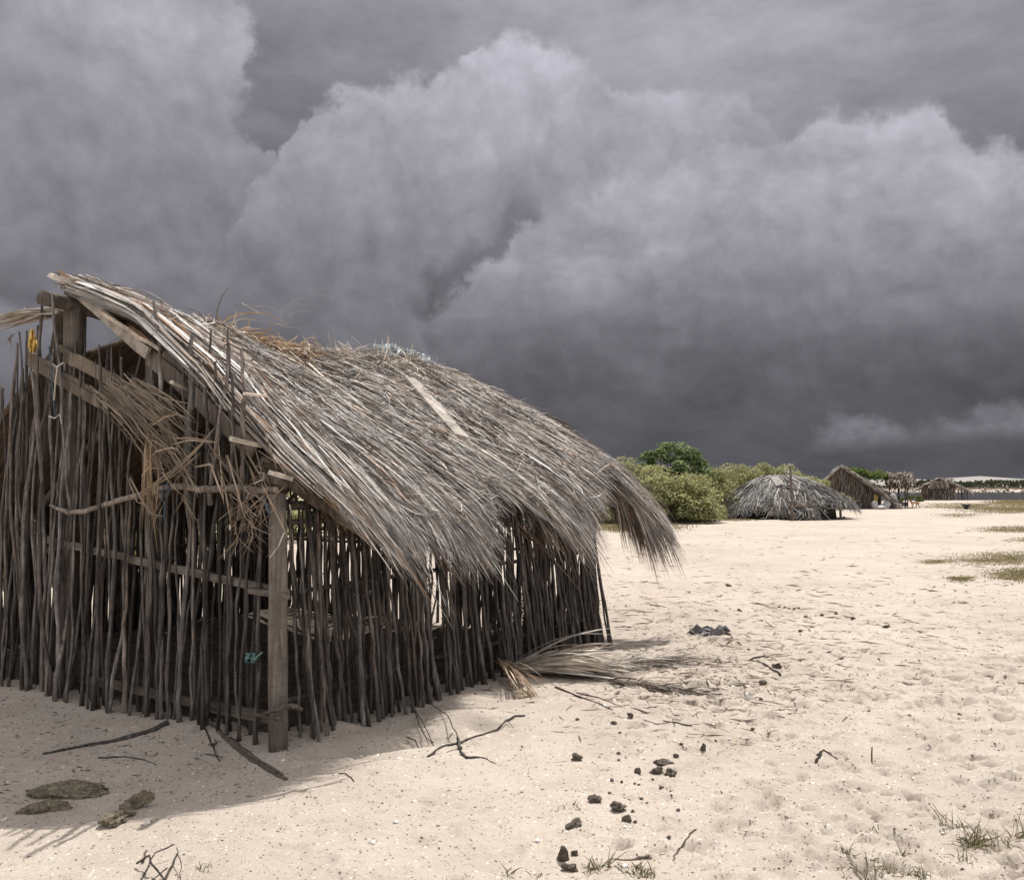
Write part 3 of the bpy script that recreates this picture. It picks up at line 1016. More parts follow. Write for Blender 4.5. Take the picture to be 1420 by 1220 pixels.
# eave rafter below the verge at the corner
a, b_ = Vector((0.06, RT - 2.10, 1.66)), Vector((0.36, RT - 2.62, 1.26))
member("rafter", hg(362, 640, 0.02), hl(520, 752, -0.33), 0.055, 0.04, M["post"], up=(0, 0.3, 0.8), n=10, wob=0.012, tint=(1.15, 1.1, 1.02))
for s_ in (1.0, 2.1, 3.2, 4.25):
    for sd in (1, -1):
        P0 = surf(np.array(s_), np.array(0.05), np.array(-0.13), sd); P1 = surf(np.array(s_), np.array(2.3), np.array(-0.13), sd)
        log("rafter", [tuple(surf(np.array(s_), np.array(q_), np.array(-0.14), sd)) for q_ in (.05, .5, 1.0, 1.5, 2.0, 2.3)], 0.035, M["post"], 8)
for T_ in (0.55, 1.15, 1.75, 2.25):
    log("purlin", [tuple(surf(np.array(q_), np.array(T_), np.array(-0.11))) for q_ in (0.0, .3, .6, 1.0, 1.6, 2.2, 2.8, 3.4, 4.0, 4.5, 5.0)], 0.022, M["post"], 7)
# pale purlin ends poking out of the verge
for (x0, y0, x1, y1, w_, th) in ((322, 609, 360, 617, 0.05, 0.028), (377, 656, 402, 663, 0.042, 0.026), (238, 530, 262, 541, 0.03, 0.02), (338, 546, 368, 549, 0.022, 0.015)):
    a = hg(x0, y0, -0.24); c_ = hg(x1, y1, -0.02)
    m = MB()
    m.plank(a, c_, w_, th, (0, 1, 0.25), 4, 0.002, (1, 1, 1), 0.004)
    m.build("purlin_end", M["cut"], hut)
# boards across the top of the gable
member("gable_board", hg(40, 497, -0.02), hg(140, 556, -0.02), 0.115, 0.028, M["post"], n=9, wob=0.005, tint=(1.05, .98, .9))
member("gable_board", hg(81, 487, -0.04), hg(172, 536, -0.04), 0.10, 0.02, M["post"], n=9, wob=0.008, tint=(1.15, 1.08, .98))
member("gable_board", hg(62, 512, -0.035), hg(150, 566, -0.035), 0.055, 0.018, M["post"], n=9, wob=0.008, tint=(1.0, .93, .85))
member("gable_board", hg(290, 630, 0.02), hg(330, 655, 0.02), 0.07, 0.02, M["post"], n=5, tint=(1.3, 1.2, 1.1))
# rails
member("rail", hg(64, 748, 0.0), hg(398, 822, 0.0), 0.052, 0.038, M["rail"], n=16, wob=0.006)
member("rail", hg(345, 818, -0.06), hg(400, 826, -0.05), 0.035, 0.03, M["rail"], n=6, wob=0.004)
member("rail", hg(56, 934, 0.0), hg(92, 944, 0.0), 0.085, 0.03, M["rail"], n=5, tint=(.8, .8, .8))
member("rail", hg(116, 940, 0.0), hg(300, 980, 0.0), 0.06, 0.03, M["rail"], n=10, tint=(.7, .68, .66))
member("rail", hg(285, 978, 0.0), hg(392, 998, 0.0), 0.07, 0.03, M["rail"], n=8, tint=(.72, .7, .68))
log("rail", [hg(368, 989, -0.10), hg(388, 981, -0.11), hg(404, 978, -0.08), hg(418, 984, 0.0)], [0.013, 0.017, 0.016, 0.013], M["rail"], 8, tint=(.7, .68, .66))
log("rail", [hg(352, 990, -0.09), hg(372, 995, -0.1), hg(390, 996, -0.11)], [0.010, 0.013, 0.011], M["rail"], 8, tint=(.7, .68, .66))
member("rail", hg(60, 765, 0.02), hg(82, 760, 0.02), 0.04, 0.03, M["rail"], n=4, tint=(.7, .68, .66))
log("bent_branch", [hg(70, 701, -0.09), hg(84, 706, -0.09), hg(98, 711, -0.09), hg(125, 707, -0.09), hg(160, 695, -0.09), hg(190, 687, -0.09), hg(222, 680, -0.09)],
    [0.010, 0.015, 0.019, 0.019, 0.02, 0.021, 0.021], M["bark"], 9, tint=(1.7, 1.6, 1.5))
log("bent_branch", [hg(215, 676, -0.10), hg(245, 674, -0.10), hg(285, 678, -0.10), hg(330, 676, -0.10), hg(355, 680, -0.10), hg(384, 679, -0.10)],
    [0.017, 0.023, 0.024, 0.024, 0.021, 0.019], M["bark"], 9, tint=(1.7, 1.6, 1.5))
log("bent_branch", [hg(350, 668, -.02), hg(372, 662, -.03), hg(396, 672, -.04)], [.03, .035, .03], M["post"], 9, tint=(.7, .65, .6))
for z_ in (0.25, 0.92, 1.36):
    log("rail", [(0.05, 0.015, z_), (1.5, 0.015, z_ + .02), (3.0, 0.015, z_), (4.25, 0.015, z_)], 0.017, M["bark_dark"], 7)
log("rail", [(4.23, 0.1, 0.9), (4.23, 4.5, 0.9)], 0.018, M["bark_dark"], 6)
log("rail", [(0.1, 2 * RT - .03, 0.9), (4.2, 2 * RT - .03, 0.9)], 0.018, M["bark_dark"], 6)
log("wall_plate", [(0.0, 0.03, 1.47), (2.2, 0.03, 1.47), (4.3, 0.03, 1.47)], 0.03, M["bark_dark"], 8)
log("wall_plate", [(0.0, 2 * RT, 1.47), (4.3, 2 * RT, 1.47)], 0.03, M["bark_dark"], 8)
# ropes and rags tied to the frame
def rope(name, pts, rad, mat):
    m = MB()
    q = [Vector(p) for p in pts]
    m.tube(q, rad, 6)
    return m.build(name, mat, hut, True)
rope("rope", [hg(68, 480, -.10), hg(71, 510, -.105), hg(73, 545, -.11), hg(76, 575, -.10), hg(79, 578, -.1)], 0.006, M["rope_blue"])
rope("rope", [hg(88, 503, -.11), hg(80, 508, -.12), hg(77, 530, -.12), hg(75, 555, -.11)], 0.007, M["rope_pale"])
rope("rope", [hg(68, 577, -.11), hg(76, 580, -.13), hg(83, 574, -.12), hg(86, 588, -.1)], 0.006, M["rope_pale"])
rope("rope", [hg(226, 672, -.13), hg(224, 690, -.13), hg(229, 700, -.13), hg(227, 715, -.12), hg(232, 730, -.12)], 0.005, M["rope_blue"])
rope("rope", [hg(232, 668, -.13), hg(234, 680, -.13), hg(231, 690, -.13)], 0.006, M["rope_blue"])
rope("rope", [hg(364, 688, -.12), hg(369, 700, -.12), hg(374, 712, -.11)], 0.010, M["rope_blue"])
rope("rope", [hg(352, 671, -.14), hg(366, 664, -.14), hg(366, 656, -.14), hg(358, 655, -.14)], 0.003, M["rope_pale"])
rope("rope", [hg(345, 683, -.14), hg(341, 695, -.14), hg(346, 708, -.14), hg(356, 715, -.13)], 0.003, M["rope_pale"])
rope("rope", [hg(394, 738, -.13), hg(386, 758, -.13), hg(374, 773, -.13)], 0.004, M["rope_pale"])
rope("rope", [hg(186, 450 + 70, -.08), hg(178, 535, -.1), hg(184, 552, -.1), hg(178, 565, -.08)], 0.010, M["rope_blue"])

def rag(name, cx, cy, wpx, hpx, mat, plane=-0.1, seed=1):
    r = random.Random(seed)
    n, m_ = 7, 9
    vs, fs = [], []
    for j in range(m_):
        for i in range(n):
            px = cx + (i / (n - 1) - .5) * wpx * (1 - 0.25 * math.sin(j)) + r.gauss(0, wpx * .06)
            py = cy + (j / (m_ - 1) - .5) * hpx
            p = hg(px, py, plane + 0.02 * math.sin(i * 1.9 + j * .5) + r.gauss(0, .006))
            vs.append(p)
    for j in range(m_ - 1):
        for i in range(n - 1):
            a = j * n + i
            fs.append((a, a + 1, a + n + 1, a + n))
    m = MB()
    m.add(vs, fs)
    o = m.build(name, mat, hut, True)
    sol = o.modifiers.new("thick", 'SOLIDIFY'); sol.thickness = 0.004
    return o
rag("yellow_rag", 45, 473, 9, 32, M["rag_yellow"], -0.07, 4)
rag("teal_rag", 348, 912, 14, 14, M["rag_teal"], -0.10, 5)
rope("teal_tie", [hg(340, 918, -.09), hg(346, 912, -.11), hg(352, 914, -.12), hg(364, 904, -.11)], 0.005, M["rag_teal"])
# blue netting on the ridge
m = MB()
r_ = random.Random(8)
for i in range(60):
    s_ = r_.uniform(3.35, 4.25); T_ = abs(r_.gauss(0.0, 0.08))
    p = surf(np.array(s_), np.array(T_), np.array(0.16))
    q = [Vector(p) + Vector((r_.gauss(0, .07) * j / 3, r_.gauss(0, .03) * j / 3 - .04 * j / 3, r_.gauss(0, .02) - 0.02 * j)) for j in range(4)]
    m.tube(q, r_.uniform(0.006, 0.014), 5, (r_.uniform(.6, 1.2),) * 3)
m.build("blue_netting", M["net_blue"], hut, True)
member("ridge_chip", hl(576, 497, RT - .05), hl(585, 493, RT - .1), 0.045, 0.02, M["cut"], n=2)
member("ridge_chip", hl(597, 509, RT - .15), hl(608, 515, RT - .2), 0.04, 0.02, M["cut"], n=2)
member("ridge_chip", hl(608, 510, RT), hl(622, 514, RT - .05), 0.05, 0.02, M["cut"], n=2)

# ------------------------------------------------------------------ things on and around the hut
def on_roof(px, py, h=0.06):
    """where the line of sight meets the near roof slope (searched along the ray), world coordinates"""
    d = ray(px, py)
    for i in range(400, 1400):
        k = i * 0.01
        w_ = Vector((0, 0, CAMH)) + d * k
        l = to_hut(w_)
        if -0.5 < l.x < 6 and -1 < l.y < RT + .05:
            z = float(surf(np.array(l.x), np.array(RT - l.y), np.array(h))[2])
            if l.z <= z:
                return w_
    return Vector((0, 0, CAMH)) + d * 8

pa, pb = on_roof(572, 528, 0.17), on_roof(640, 606, 0.17)
nrm_w = (HU * 0 + HV * -0.52 + Vector((0, 0, 0.85))).normalized()
m = MB()
dirn = (pb - pa).normalized()
upv = dirn.cross(nrm_w).normalized()
m.plank(pa - dirn * .05, pb, 0.165, 0.03, upv, 12, 0.003, (1, 1, 1), 0.006)
props(m.build("roof_plank", M["plank"]), "bare grey wooden plank lying on the thatch slope below the ridge", "plank")

def frond_arrays(r, base, tip, spread, n, Lr, w, sag, col, lift=0.03, rise=0.0, flat=0.35, ground=True, kinkp=0.0, fan=True):
    """leaflets leaving a stalk from base towards tip; arrays of ribbons in world space"""
    base, tip = np.array(base), np.array(tip)
    ax = tip - base
    Lx = np.linalg.norm(ax); ax = ax / Lx
    side = np.cross(ax, [0, 0, 1.0]); side = side / np.linalg.norm(side)
    upn = np.cross(side, ax)
    K = 8
    a = r.random(n) ** (1.6 if fan else 1.0) * (0.25 if fan else 0.85)
    sgn = np.where(r.random(n) < .5, -1, 1)
    ang = sgn * spread * r.random(n) + r.normal(0, spread * .15, n)
    L = Lx * r.uniform(*Lr, n)
    k = np.linspace(0, 1, K)[None, :]
    A = ang[:, None] * (1 - 0.45 * k) + r.normal(0, .10, n)[:, None] * k ** 2
    st = (L / (K - 1))[:, None]
    f = np.cumsum(np.cos(A) * st, axis=1) - np.cos(A[:, :1]) * st
    l = np.cumsum(np.sin(A) * st, axis=1) - np.sin(A[:, :1]) * st
    e = r.normal(0, flat, n)
    hz = lift * r.random((n, 1)) + np.sin(np.pi * np.clip(k, 0, 1)) * (rise * r.random((n, 1))) - sag * k ** 2 * r.random((n, 1))
    P = base[None, None] + ax * (a[:, None, None] * Lx + f[..., None]) + side * (l * np.cos(e)[:, None])[..., None] + upn * (np.abs(l * np.sin(e)[:, None]) + hz)[..., None]
    if ground:
        gzv = gza(P[..., 0], P[..., 1]) + 0.006
        P[..., 2] = np.maximum(P[..., 2], gzv + 0.004 * r.random(P.shape[:2]))
    d = norm(np.gradient(P, axis=1))
    x = norm(np.cross(d, np.array([0, 0, 1.0]) + 0 * P)); y = np.cross(d, x)
    roll = r.normal(0, .7, n)[:, None, None]
    S = x * np.cos(roll) + y * np.sin(roll)
    W = (r.uniform(.6, 1.3, n) * w)[:, None] * np.array([.55, .9, 1, 1, .9, .7, .45, .08])[None, :]
    c = np.array(col)[None] * np.exp(r.normal(0, .33, (n, 1)))
    return P, W, S, np.clip(c, .02, .75)

def frond(label, base, tip, cat="palm frond", stalk=True, mat="straw", stalk_tint=(1, 1, 1), stalk_r=0.014, **kw):
    r = np.random.default_rng(kw.pop("seed", 1))
    t_ = thing("palm_frond", label, cat, base)
    p = Pile()
    for kk in (kw.pop("layers")):
        P, W, S, c = frond_arrays(r, base, tip, **kk)
        P = P - np.array(base)
        p.add(*ribbons(P, W, S, c))
    p.build("leaflets", M[mat], t_)
    if stalk:
        m = MB()
        b = Vector(base); e = Vector(base).lerp(Vector(tip), 0.55)
        back = b - (e - b).normalized() * 0.10
        back.z = max(back.z, gz(back.x, back.y)) if kw.get("ground", True) else back.z
        m.tube([back - b, Vector((0, 0, 0)), (e - b) * .5 + Vector((0, 0, .01)), e - b], [stalk_r * 1.5, stalk_r, stalk_r * .7, stalk_r * .3], 7, stalk_tint, True, .7)
        m.build("stalk", M["post"], t_, True)
    return t_

b = gg(701, 938); b.z += 0.04
tp_ = gg(866, 938); tp_.z += 0.05
frond("large pale dry palm frond lying fanned out on the sand by the stick wall", tuple(b), tuple(tp_), seed=3, layers=[
    dict(spread=0.46, n=280, Lr=(0.5, 0.95), w=0.014, sag=0.08, col=(0.56, 0.50, 0.43), lift=0.05, rise=0.05, flat=.38),
    dict(spread=0.40, n=120, Lr=(0.7, 1.05), w=0.006, sag=0.12, col=(0.36, 0.31, 0.27), lift=0.05, rise=0.09, flat=.5)])
b = gg(800, 936); b.z += .03
tp_ = gg(952, 922); tp_.z += .02
frond("ragged grey palm frond tip spread over the sand beyond the large frond", tuple(b), tuple(tp_), seed=4, stalk=True, stalk_r=.007, layers=[
    dict(spread=0.55, n=150, Lr=(0.2, 0.6), w=0.005, sag=0.05, col=(0.34, 0.30, 0.265), lift=0.03, rise=0.05, flat=.4, fan=False)])
b = gg(688, 936); b.z += .10
tp_ = gg(745, 972); tp_.z += .02
frond("small brown palm frond stub pointing from the wall foot towards a sand lump", tuple(b), tuple(tp_), seed=5, stalk_r=.008, layers=[
    dict(spread=0.22, n=60, Lr=(0.5, 0.95), w=0.006, sag=0.05, col=(0.36, 0.27, 0.19), lift=0.05, rise=0.05, flat=.4)])
b = gg(800, 905); b.z += .08
tp_ = gg(720, 895); tp_.z += .30
frond("dark curled palm frond slumped against the foot of the stick wall", tuple(b), tuple(tp_), seed=6, stalk_r=.01, layers=[
    dict(spread=0.9, n=170, Lr=(0.25, 0.7), w=0.006, sag=0.25, col=(0.24, 0.185, 0.14), lift=0.14, rise=0.2, flat=.8, fan=False),
    dict(spread=1.2, n=90, Lr=(0.2, 0.5), w=0.006, sag=0.2, col=(0.42, 0.35, 0.28), lift=0.12, rise=0.16, flat=.8, fan=False)])
b = gg(700, 925); b.z += .05
tp_ = gg(735, 885); tp_.z += .25
frond("thin upright sprig of dry leaflets leaning on the stick wall foot", tuple(b), tuple(tp_), seed=9, stalk_r=.006, layers=[
    dict(spread=0.7, n=70, Lr=(0.4, 1.0), w=0.005, sag=0.12, col=(0.36, 0.3, 0.24), lift=0.05, rise=0.1, flat=.8)])
b = gg(840, 950); b.z += .01
tp_ = gg(985, 968); tp_.z += .01
frond("thin black twiggy frond remains scattered flat beside the large frond", tuple(b), tuple(tp_), seed=7, stalk_r=.005, layers=[
    dict(spread=0.8, n=240, Lr=(0.10, 0.4), w=0.0035, sag=0.0, col=(0.17, 0.14, 0.115), lift=0.012, rise=0.03, flat=.2, fan=False)])

# frond hanging over the gable, from under the boards down to the bent branch
def gw(px, py, s):
    return to_world(hg(px, py, s))
t_ = thing("palm_frond", "torn tan palm frond hanging down the gable over the bent branch", "palm frond", tuple(gw(150, 545, -.12)))
bp = Pile()
r3 = np.random.default_rng(14)
def px_ribbons(pile, org, strands, r, w, col, s0=-0.13, wob=5, cj=.3):
    for pts in strands:
        K = 9
        q = np.array(pts, float)
        kk = np.linspace(0, len(q) - 1, K)
        X = np.interp(kk, np.arange(len(q)), q[:, 0]) ; Y = np.interp(kk, np.arange(len(q)), q[:, 1])
        dpt = s0 + r.normal(0, .03) + np.sin(np.linspace(0, 3, K)) * r.normal(0, .04)
        P = np.array([tuple(gw(x, y, dd)) for x, y, dd in zip(X, Y, dpt)])[None] - np.array(org)
        d = norm(np.gradient(P, axis=1))
        S = norm(np.cross(d, np.array([0.4, -0.8, 0.2]) + r.normal(0, .45, 3) + 0 * P))
        W = np.full((1, K), w * r.uniform(.6, 1.3)) * np.array([.7, 1, 1, 1, 1, .9, .7, .45, .08])
        c = np.clip(np.array([col]) * math.exp(r.normal(0, cj)), .02, .7)
        pile.add(*ribbons(P, W, S, c))
org = tuple(gw(150, 545, -.12))
st = []
for i in range(130):                          # main sheaf, upper left to lower right
    k = r3.random()
    x0, y0 = 135 + 45 * k + r3.normal(0, 6), 540 + 10 * k + r3.normal(0, 10)
    L = r3.uniform(60, 165)
    a0, a1 = R(r3.normal(44, 6)), R(r3.normal(56, 13))
    st.append([(x0, y0), (x0 + L * .5 * math.cos(a0), y0 + L * .5 * math.sin(a0)), (x0 + L * .5 * (math.cos(a0) + math.cos(a1)), y0 + L * .5 * (math.sin(a0) + math.sin(a1)))])
px_ribbons(bp, org, st, r3, 0.005, (0.27, 0.215, 0.165))
st = []
for i in range(36):                          # second sheaf, flatter, towards the right
    x0, y0 = 180 + r3.normal(0, 8), 535 + r3.normal(0, 10)
    L = r3.uniform(60, 130); a0, a1 = R(r3.normal(32, 6)), R(r3.normal(38, 12))
    st.append([(x0, y0), (x0 + L * .5 * math.cos(a0), y0 + L * .5 * math.sin(a0)), (x0 + L * .5 * (math.cos(a0) + math.cos(a1)), y0 + L * .5 * (math.sin(a0) + math.sin(a1)))])
px_ribbons(bp, org, st, r3, 0.0045, (0.27, 0.22, 0.17))
st = []
for i in range(26):                          # the fold that drops straight down by the square post
    x0 = 198 + r3.uniform(0, 16)
    st.append([(x0 + 6, 600 + r3.normal(0, 6)), (x0, 625), (x0 - 1 + r3.normal(0, 3), 660), (x0 + 4 + r3.normal(0, 6), 690 + r3.uniform(0, 80))])
px_ribbons(bp, org, st, r3, 0.0055, (0.34, 0.25, 0.165))
for pts in ([(200, 680), (235, 655), (270, 625), (300, 590)], [(196, 683), (240, 660), (280, 628)], [(245, 665), (262, 645), (255, 690), (240, 715)],
            [(198, 660), (208, 655), (225, 655), (240, 675), (268, 700)], [(203, 645), (218, 625), (236, 622), (250, 626), (262, 640)],
            [(208, 605), (220, 597), (236, 596)], [(190, 685), (200, 700), (212, 714), (228, 716)], [(217, 718), (232, 690), (252, 650)],
            [(180, 662), (195, 690), (205, 706)], [(215, 612), (240, 632), (262, 660), (275, 690)], [(240, 616), (262, 610), (300, 614)],
            [(270, 648), (290, 645), (306, 645)], [(255, 690), (262, 705), (275, 725)], [(205, 590), (230, 575), (250, 570)]):
    px_ribbons(bp, org, [pts, [(x + r3.normal(0, 4), y + r3.normal(0, 4)) for x, y in pts]], r3, 0.0055, (0.36, 0.29, 0.215), s0=-.18)
bp.build("leaflets", M["straw"], t_)
# wispy dry twigs in front of the corner
t_ = thing("dry_twig_tuft", "wispy tuft of thin dry twigs caught above the corner post", "dry twigs", tuple(gw(370, 690, -.12)))
org = tuple(gw(370, 690, -.12))
bp = Pile(); st = []
for i in range(70):
    x0, y0 = 350 + r3.normal(0, 18), 700 + r3.normal(0, 25)
    a0 = R(r3.uniform(20, 160)); L = r3.uniform(15, 60)
    st.append([(x0, y0), (x0 + L * .5 * math.cos(a0), y0 + L * .5 * math.sin(a0)), (x0 + L * math.cos(a0 + r3.normal(0, .3)), y0 + L * math.sin(a0))])
px_ribbons(bp, org, st, r3, 0.0028, (0.26, 0.2, 0.155))
st = []
for i in range(26):
    x0, y0 = 330 + r3.uniform(-50, 40), 630 + r3.uniform(-50, 40)
    a0 = R(r3.normal(65, 16)); L = r3.uniform(50, 110)
    st.append([(x0, y0), (x0 + L * .5 * math.cos(a0), y0 + L * .5 * math.sin(a0)), (x0 + L * math.cos(a0), y0 + L * math.sin(a0))])
px_ribbons(bp, org, st, r3, 0.0045, (0.24, 0.19, 0.145))
bp.build("twigs", M["straw"], t_)
# frond sticking out to the side of the peak
t_ = thing("palm_frond", "grey palm frond jutting sideways from the peak of the gable", "palm frond", tuple(gw(80, 432, -.05)))
org = tuple(gw(80, 432, -.05))
bp = Pile(); st = []
for i in range(70):
    y0 = 434 + r3.normal(0, 4); x0 = 82 - r3.uniform(0, 25)
    x1 = x0 - r3.uniform(40, 110)
    y1 = y0 + (x0 - x1) * (.17 + r3.normal(0, .06))
    st.append([(x0, y0), ((x0 + x1) / 2, (y0 + y1) / 2 - 3), (x1, y1)])
px_ribbons(bp, org, st, r3, 0.0075, (0.36, 0.315, 0.27), s0=-.02)
st = [[(18, 463), (12, 470), (16, 480)], [(16, 464), (14, 474), (18, 484)], [(22, 462), (11, 472), (10, 480)], [(33, 425), (38, 432), (44, 438)]]
px_ribbons(bp, org, st, r3, 0.005, (0.2, 0.16, 0.13), s0=-.02)
bp.build("leaflets", M["straw"], t_)

# ------------------------------------------------------------------ sticks and branches on the sand
def branch(label, px, rad, mat="bark", name="branch", cat="branch", tint=(.8, .8, .8), h=0.4, twigs=(), squash=1.0, group=None):
    pts = [gg(x, y) for x, y in px]
    m = MB()
    def grown(pp, ra):
        q, rr = [], []
        for i in range(len(pp) - 1):
            for j in range(4):
                w_ = pp[i].lerp(pp[i + 1], j / 4)
                q.append(w_ + Vector((rs.gauss(0, .003), rs.gauss(0, .003), 0)))
                rr.append((ra[0] + (ra[1] - ra[0]) * (i + j / 4) / (len(pp) - 1)) * rs.uniform(.85, 1.15))
        q.append(pp[-1]); rr.append(ra[1])
        for i in range(len(q)):
            q[i].z = max(q[i].z, gz(q[i].x, q[i].y)) + rr[i] * h
        m.tube(q, rr, 7, tint, True, squash, .08)
    grown(pts, rad)
    for tw in twigs:
        grown([gg(x, y) + Vector((0, 0, z)) for x, y, z in tw[0]], tw[1])
    o = m.build(name, M[mat], None, True)
    return props(o, label, cat, group)

branch("thick dark branch lying in the hut's shadow before the gable", [(58, 1047), (110, 1038), (160, 1028), (210, 1019), (233, 1013)], (0.008, 0.019), tint=(.62, .62, .62))
branch("thin curved twig in the hut's shadow beside the thick branch", [(136, 1052), (165, 1048), (195, 1049), (217, 1058)], (0.007, 0.003), tint=(.6, .6, .6))
branch("long flat weathered palm stalk half buried below the corner post", [(258, 1003), (300, 1018), (325, 1036), (350, 1056), (382, 1076), (397, 1086)], (0.012, 0.012), mat="post", tint=(.75, .7, .66), squash=.8, h=.2, name="palm_stalk", cat="palm stalk",
       twigs=[([(318, 1028, 0), (350, 1052, 0), (392, 1078, .0)], (.022, .010))])
branch("small forked black twig beside the long palm stalk", [(284, 1016), (293, 1032), (305, 1053)], (0.006, 0.004), tint=(.45, .45, .45), twigs=[([(294, 1034, 0), (301, 1035, .02)], (.009, .006)), ([(286, 1044, 0), (302, 1048, .01), (308, 1051, .01)], (.004, .002))])
branch("sprawling dead branch with side twigs on the lit sand before the long wall", [(592, 1053), (615, 1036), (636, 1031), (650, 1022), (690, 1010), (712, 1000), (728, 998)], (0.006, 0.006), tint=(.6, .58, .56), h=.8,
       twigs=[([(594, 988, .05), (620, 1008, .04), (636, 1030, .02)], (.003, .004)), ([(634, 1024, .02), (637, 1034, .01), (638, 1042, .0)], (.009, .011)), ([(575, 1001, .05), (585, 1018, .03), (603, 1030, .0)], (.004, .003)),
              ([(564, 1021, .01), (575, 1022, .02), (585, 1028, .0)], (.005, .003)), ([(576, 1000, .05), (590, 1015, .03), (600, 1022, .02)], (.003, .003)), ([(690, 1010, .01), (704, 1006, .02), (712, 1010, .0)], (.004, .002)), ([(620, 1045, 0), (636, 1040, .0)], (.002, .002))])
branch("short bowed twig just in front of the sprawling branch", [(640, 1050), (648, 1053), (668, 1048), (692, 1058)], (0.008, 0.003), tint=(.5, .5, .5), twigs=[([(638, 1047, .01), (647, 1055, 0)], (.008, .008))])
branch("tiny bent twig on the sand past the shadow's tip", [(470, 1079), (480, 1081), (491, 1090)], (0.005, 0.003), tint=(.5, .5, .5))
branch("thin branching sprig of bare twigs near the photo's bottom edge", [(246, 1184), (240, 1200), (228, 1222)], (0.004, 0.006), tint=(.6, .56, .52), h=1.5,
       twigs=[([(242, 1186, .05), (215, 1196, .04), (195, 1218, .0)], (.003, .003)), ([(189, 1203, .01), (205, 1206, .05), (230, 1222, .0)], (.005, .004)), ([(244, 1192, .05), (250, 1205, .03), (250, 1222, 0)], (.002, .002)), ([(205, 1186, .02), (197, 1197, .0)], (.004, .006)), ([(208, 1222, 0), (232, 1212, .03)], (.003, .003))])
branch("pale broken stick beside a grass tuft near the lower edge", [(846, 1193), (872, 1190), (900, 1187)], (0.004, 0.008), mat="post", tint=(.9, .85, .8))
branch("thin curved root on open sand right of the dung lumps", [(966, 1150), (955, 1155), (945, 1174), (936, 1183), (933, 1191)], (0.004, 0.002), mat="post", tint=(.55, .5, .45))
m = MB(); p = gg(1209, 1056)
m.tube([p - Vector((0, 0, .02)), p + Vector((0, 0, .04)), p + Vector((.003, 0, .085))], [.005, .005, .004], 6, (.7, .66, .6))
props(m.build("upright_twig", M["post"], None, True), "short twig standing upright in the sand on the right", "twig")
branch("straight dark stick by the scattered frond remains", [(920, 1009), (940, 1011), (960, 1012)], (.004, .005), tint=(.5, .48, .46))
branch("long thin dark stalk on the sand beyond the frond tip", [(930, 917), (970, 921), (1016, 923)], (.005, .004), tint=(.55, .5, .46))
branch("thin pointed stalk jutting over the sand under the large frond", [(770, 957), (810, 973), (850, 993)], (.008, .003), tint=(.6, .5, .42))
branch("second thin stalk crossing the sand under the large frond", [(800, 965), (830, 974), (862, 988)], (.006, .003), tint=(.6, .5, .42))
branch("short dark stick near the cluster of twigs right of the frond", [(1040, 918), (1060, 912), (1066, 914)], (.012, .007), tint=(.45, .42, .4), twigs=[([(1050, 921, 0), (1068, 930, .0), (1082, 938, 0)], (.006, .012))])
branch("small dead twig with a broken leaf on the open sand", [(1135, 1052), (1141, 1045), (1163, 1056)], (.007, .003), tint=(.4, .38, .36), twigs=[([(1131, 1060, 0), (1139, 1050, .01)], (.009, .006))])

# ------------------------------------------------------------------ lumps
def lump(name, px, py, wpx, hpx, mat, label, cat, group=None, seed=0, rough=0.35, flat=1.0, sink=0.25, fine=0.03):
    r = random.Random(seed * 13 + int(px))
    c = gg(px, py)
    k = c.y / FPX
    rx, rz = wpx * k / 2, hpx * k / 2 * flat
    bm = bmesh.new()
    bmesh.ops.create_icosphere(bm, subdivisions=5 if wpx > 30 else (4 if wpx > 12 else 3), radius=1)
    ph = [(r.uniform(-1, 1), r.uniform(-1, 1), r.uniform(-1, 1), r.uniform(2, 7) if j < 12 else r.uniform(10, 30), r.uniform(0, 6)) for j in range(24)]
    for v in bm.verts:
        d = v.co.normalized()
        q = 1 + rough * sum(math.sin((d.x * a + d.y * b_ + d.z * c_) * f + o) / f for a, b_, c_, f, o in ph) + r.gauss(0, fine)
        v.co = Vector((d.x * rx * q, d.y * rx * (.8 if wpx < 40 else .5) * q, d.z * rz * q))
    me = bpy.data.meshes.new(name)
    bm.to_mesh(me); bm.free()
    o = link(name, me, M[mat], None, True)
    o.location = c + Vector((0, 0, rz * (1 - 2 * sink)))
    o.rotation_euler = (0, 0, r.uniform(-.5, .5))
    return props(o, label, cat, group)

lump("dung_mound", 96, 1092, 108, 24, "dung", "wide crumbly brown dung mound at the edge of the hut's shadow", "dung", seed=1, rough=.22, sink=.42, fine=.045)
lump("dung_mound", 58, 1118, 58, 22, "dung", "flat oval brown dung pat just in front of the wide mound", "dung", seed=2, rough=.2, sink=.4, fine=.045)
lump("dung_mound", 163, 1137, 34, 18, "dung", "small broken brown dung crust on the lit sand, lower piece", "dung", "broken dung crust pieces", seed=3, rough=.5)
lump("dung_mound", 174, 1128, 24, 16, "dung", "small broken brown dung crust in the middle of its three pieces", "dung", "broken dung crust pieces", seed=4, rough=.55)
lump("dung_mound", 192, 1118, 24, 24, "dung", "small broken brown dung crust sticking up, upper piece", "dung", "broken dung crust pieces", seed=5, rough=.6)
lump("sand_clod", 733, 966, 26, 14, "shell", "pale clod of hardened sand at the tip of the brown frond stub", "clod", seed=6, rough=.5)
M["sandclod"] = flat_mat("sand_clod", (0.52, 0.43, 0.32), .95, .05, .25, 30)
bpy.data.objects["sand_clod"].data.materials[0] = M["sandclod"]
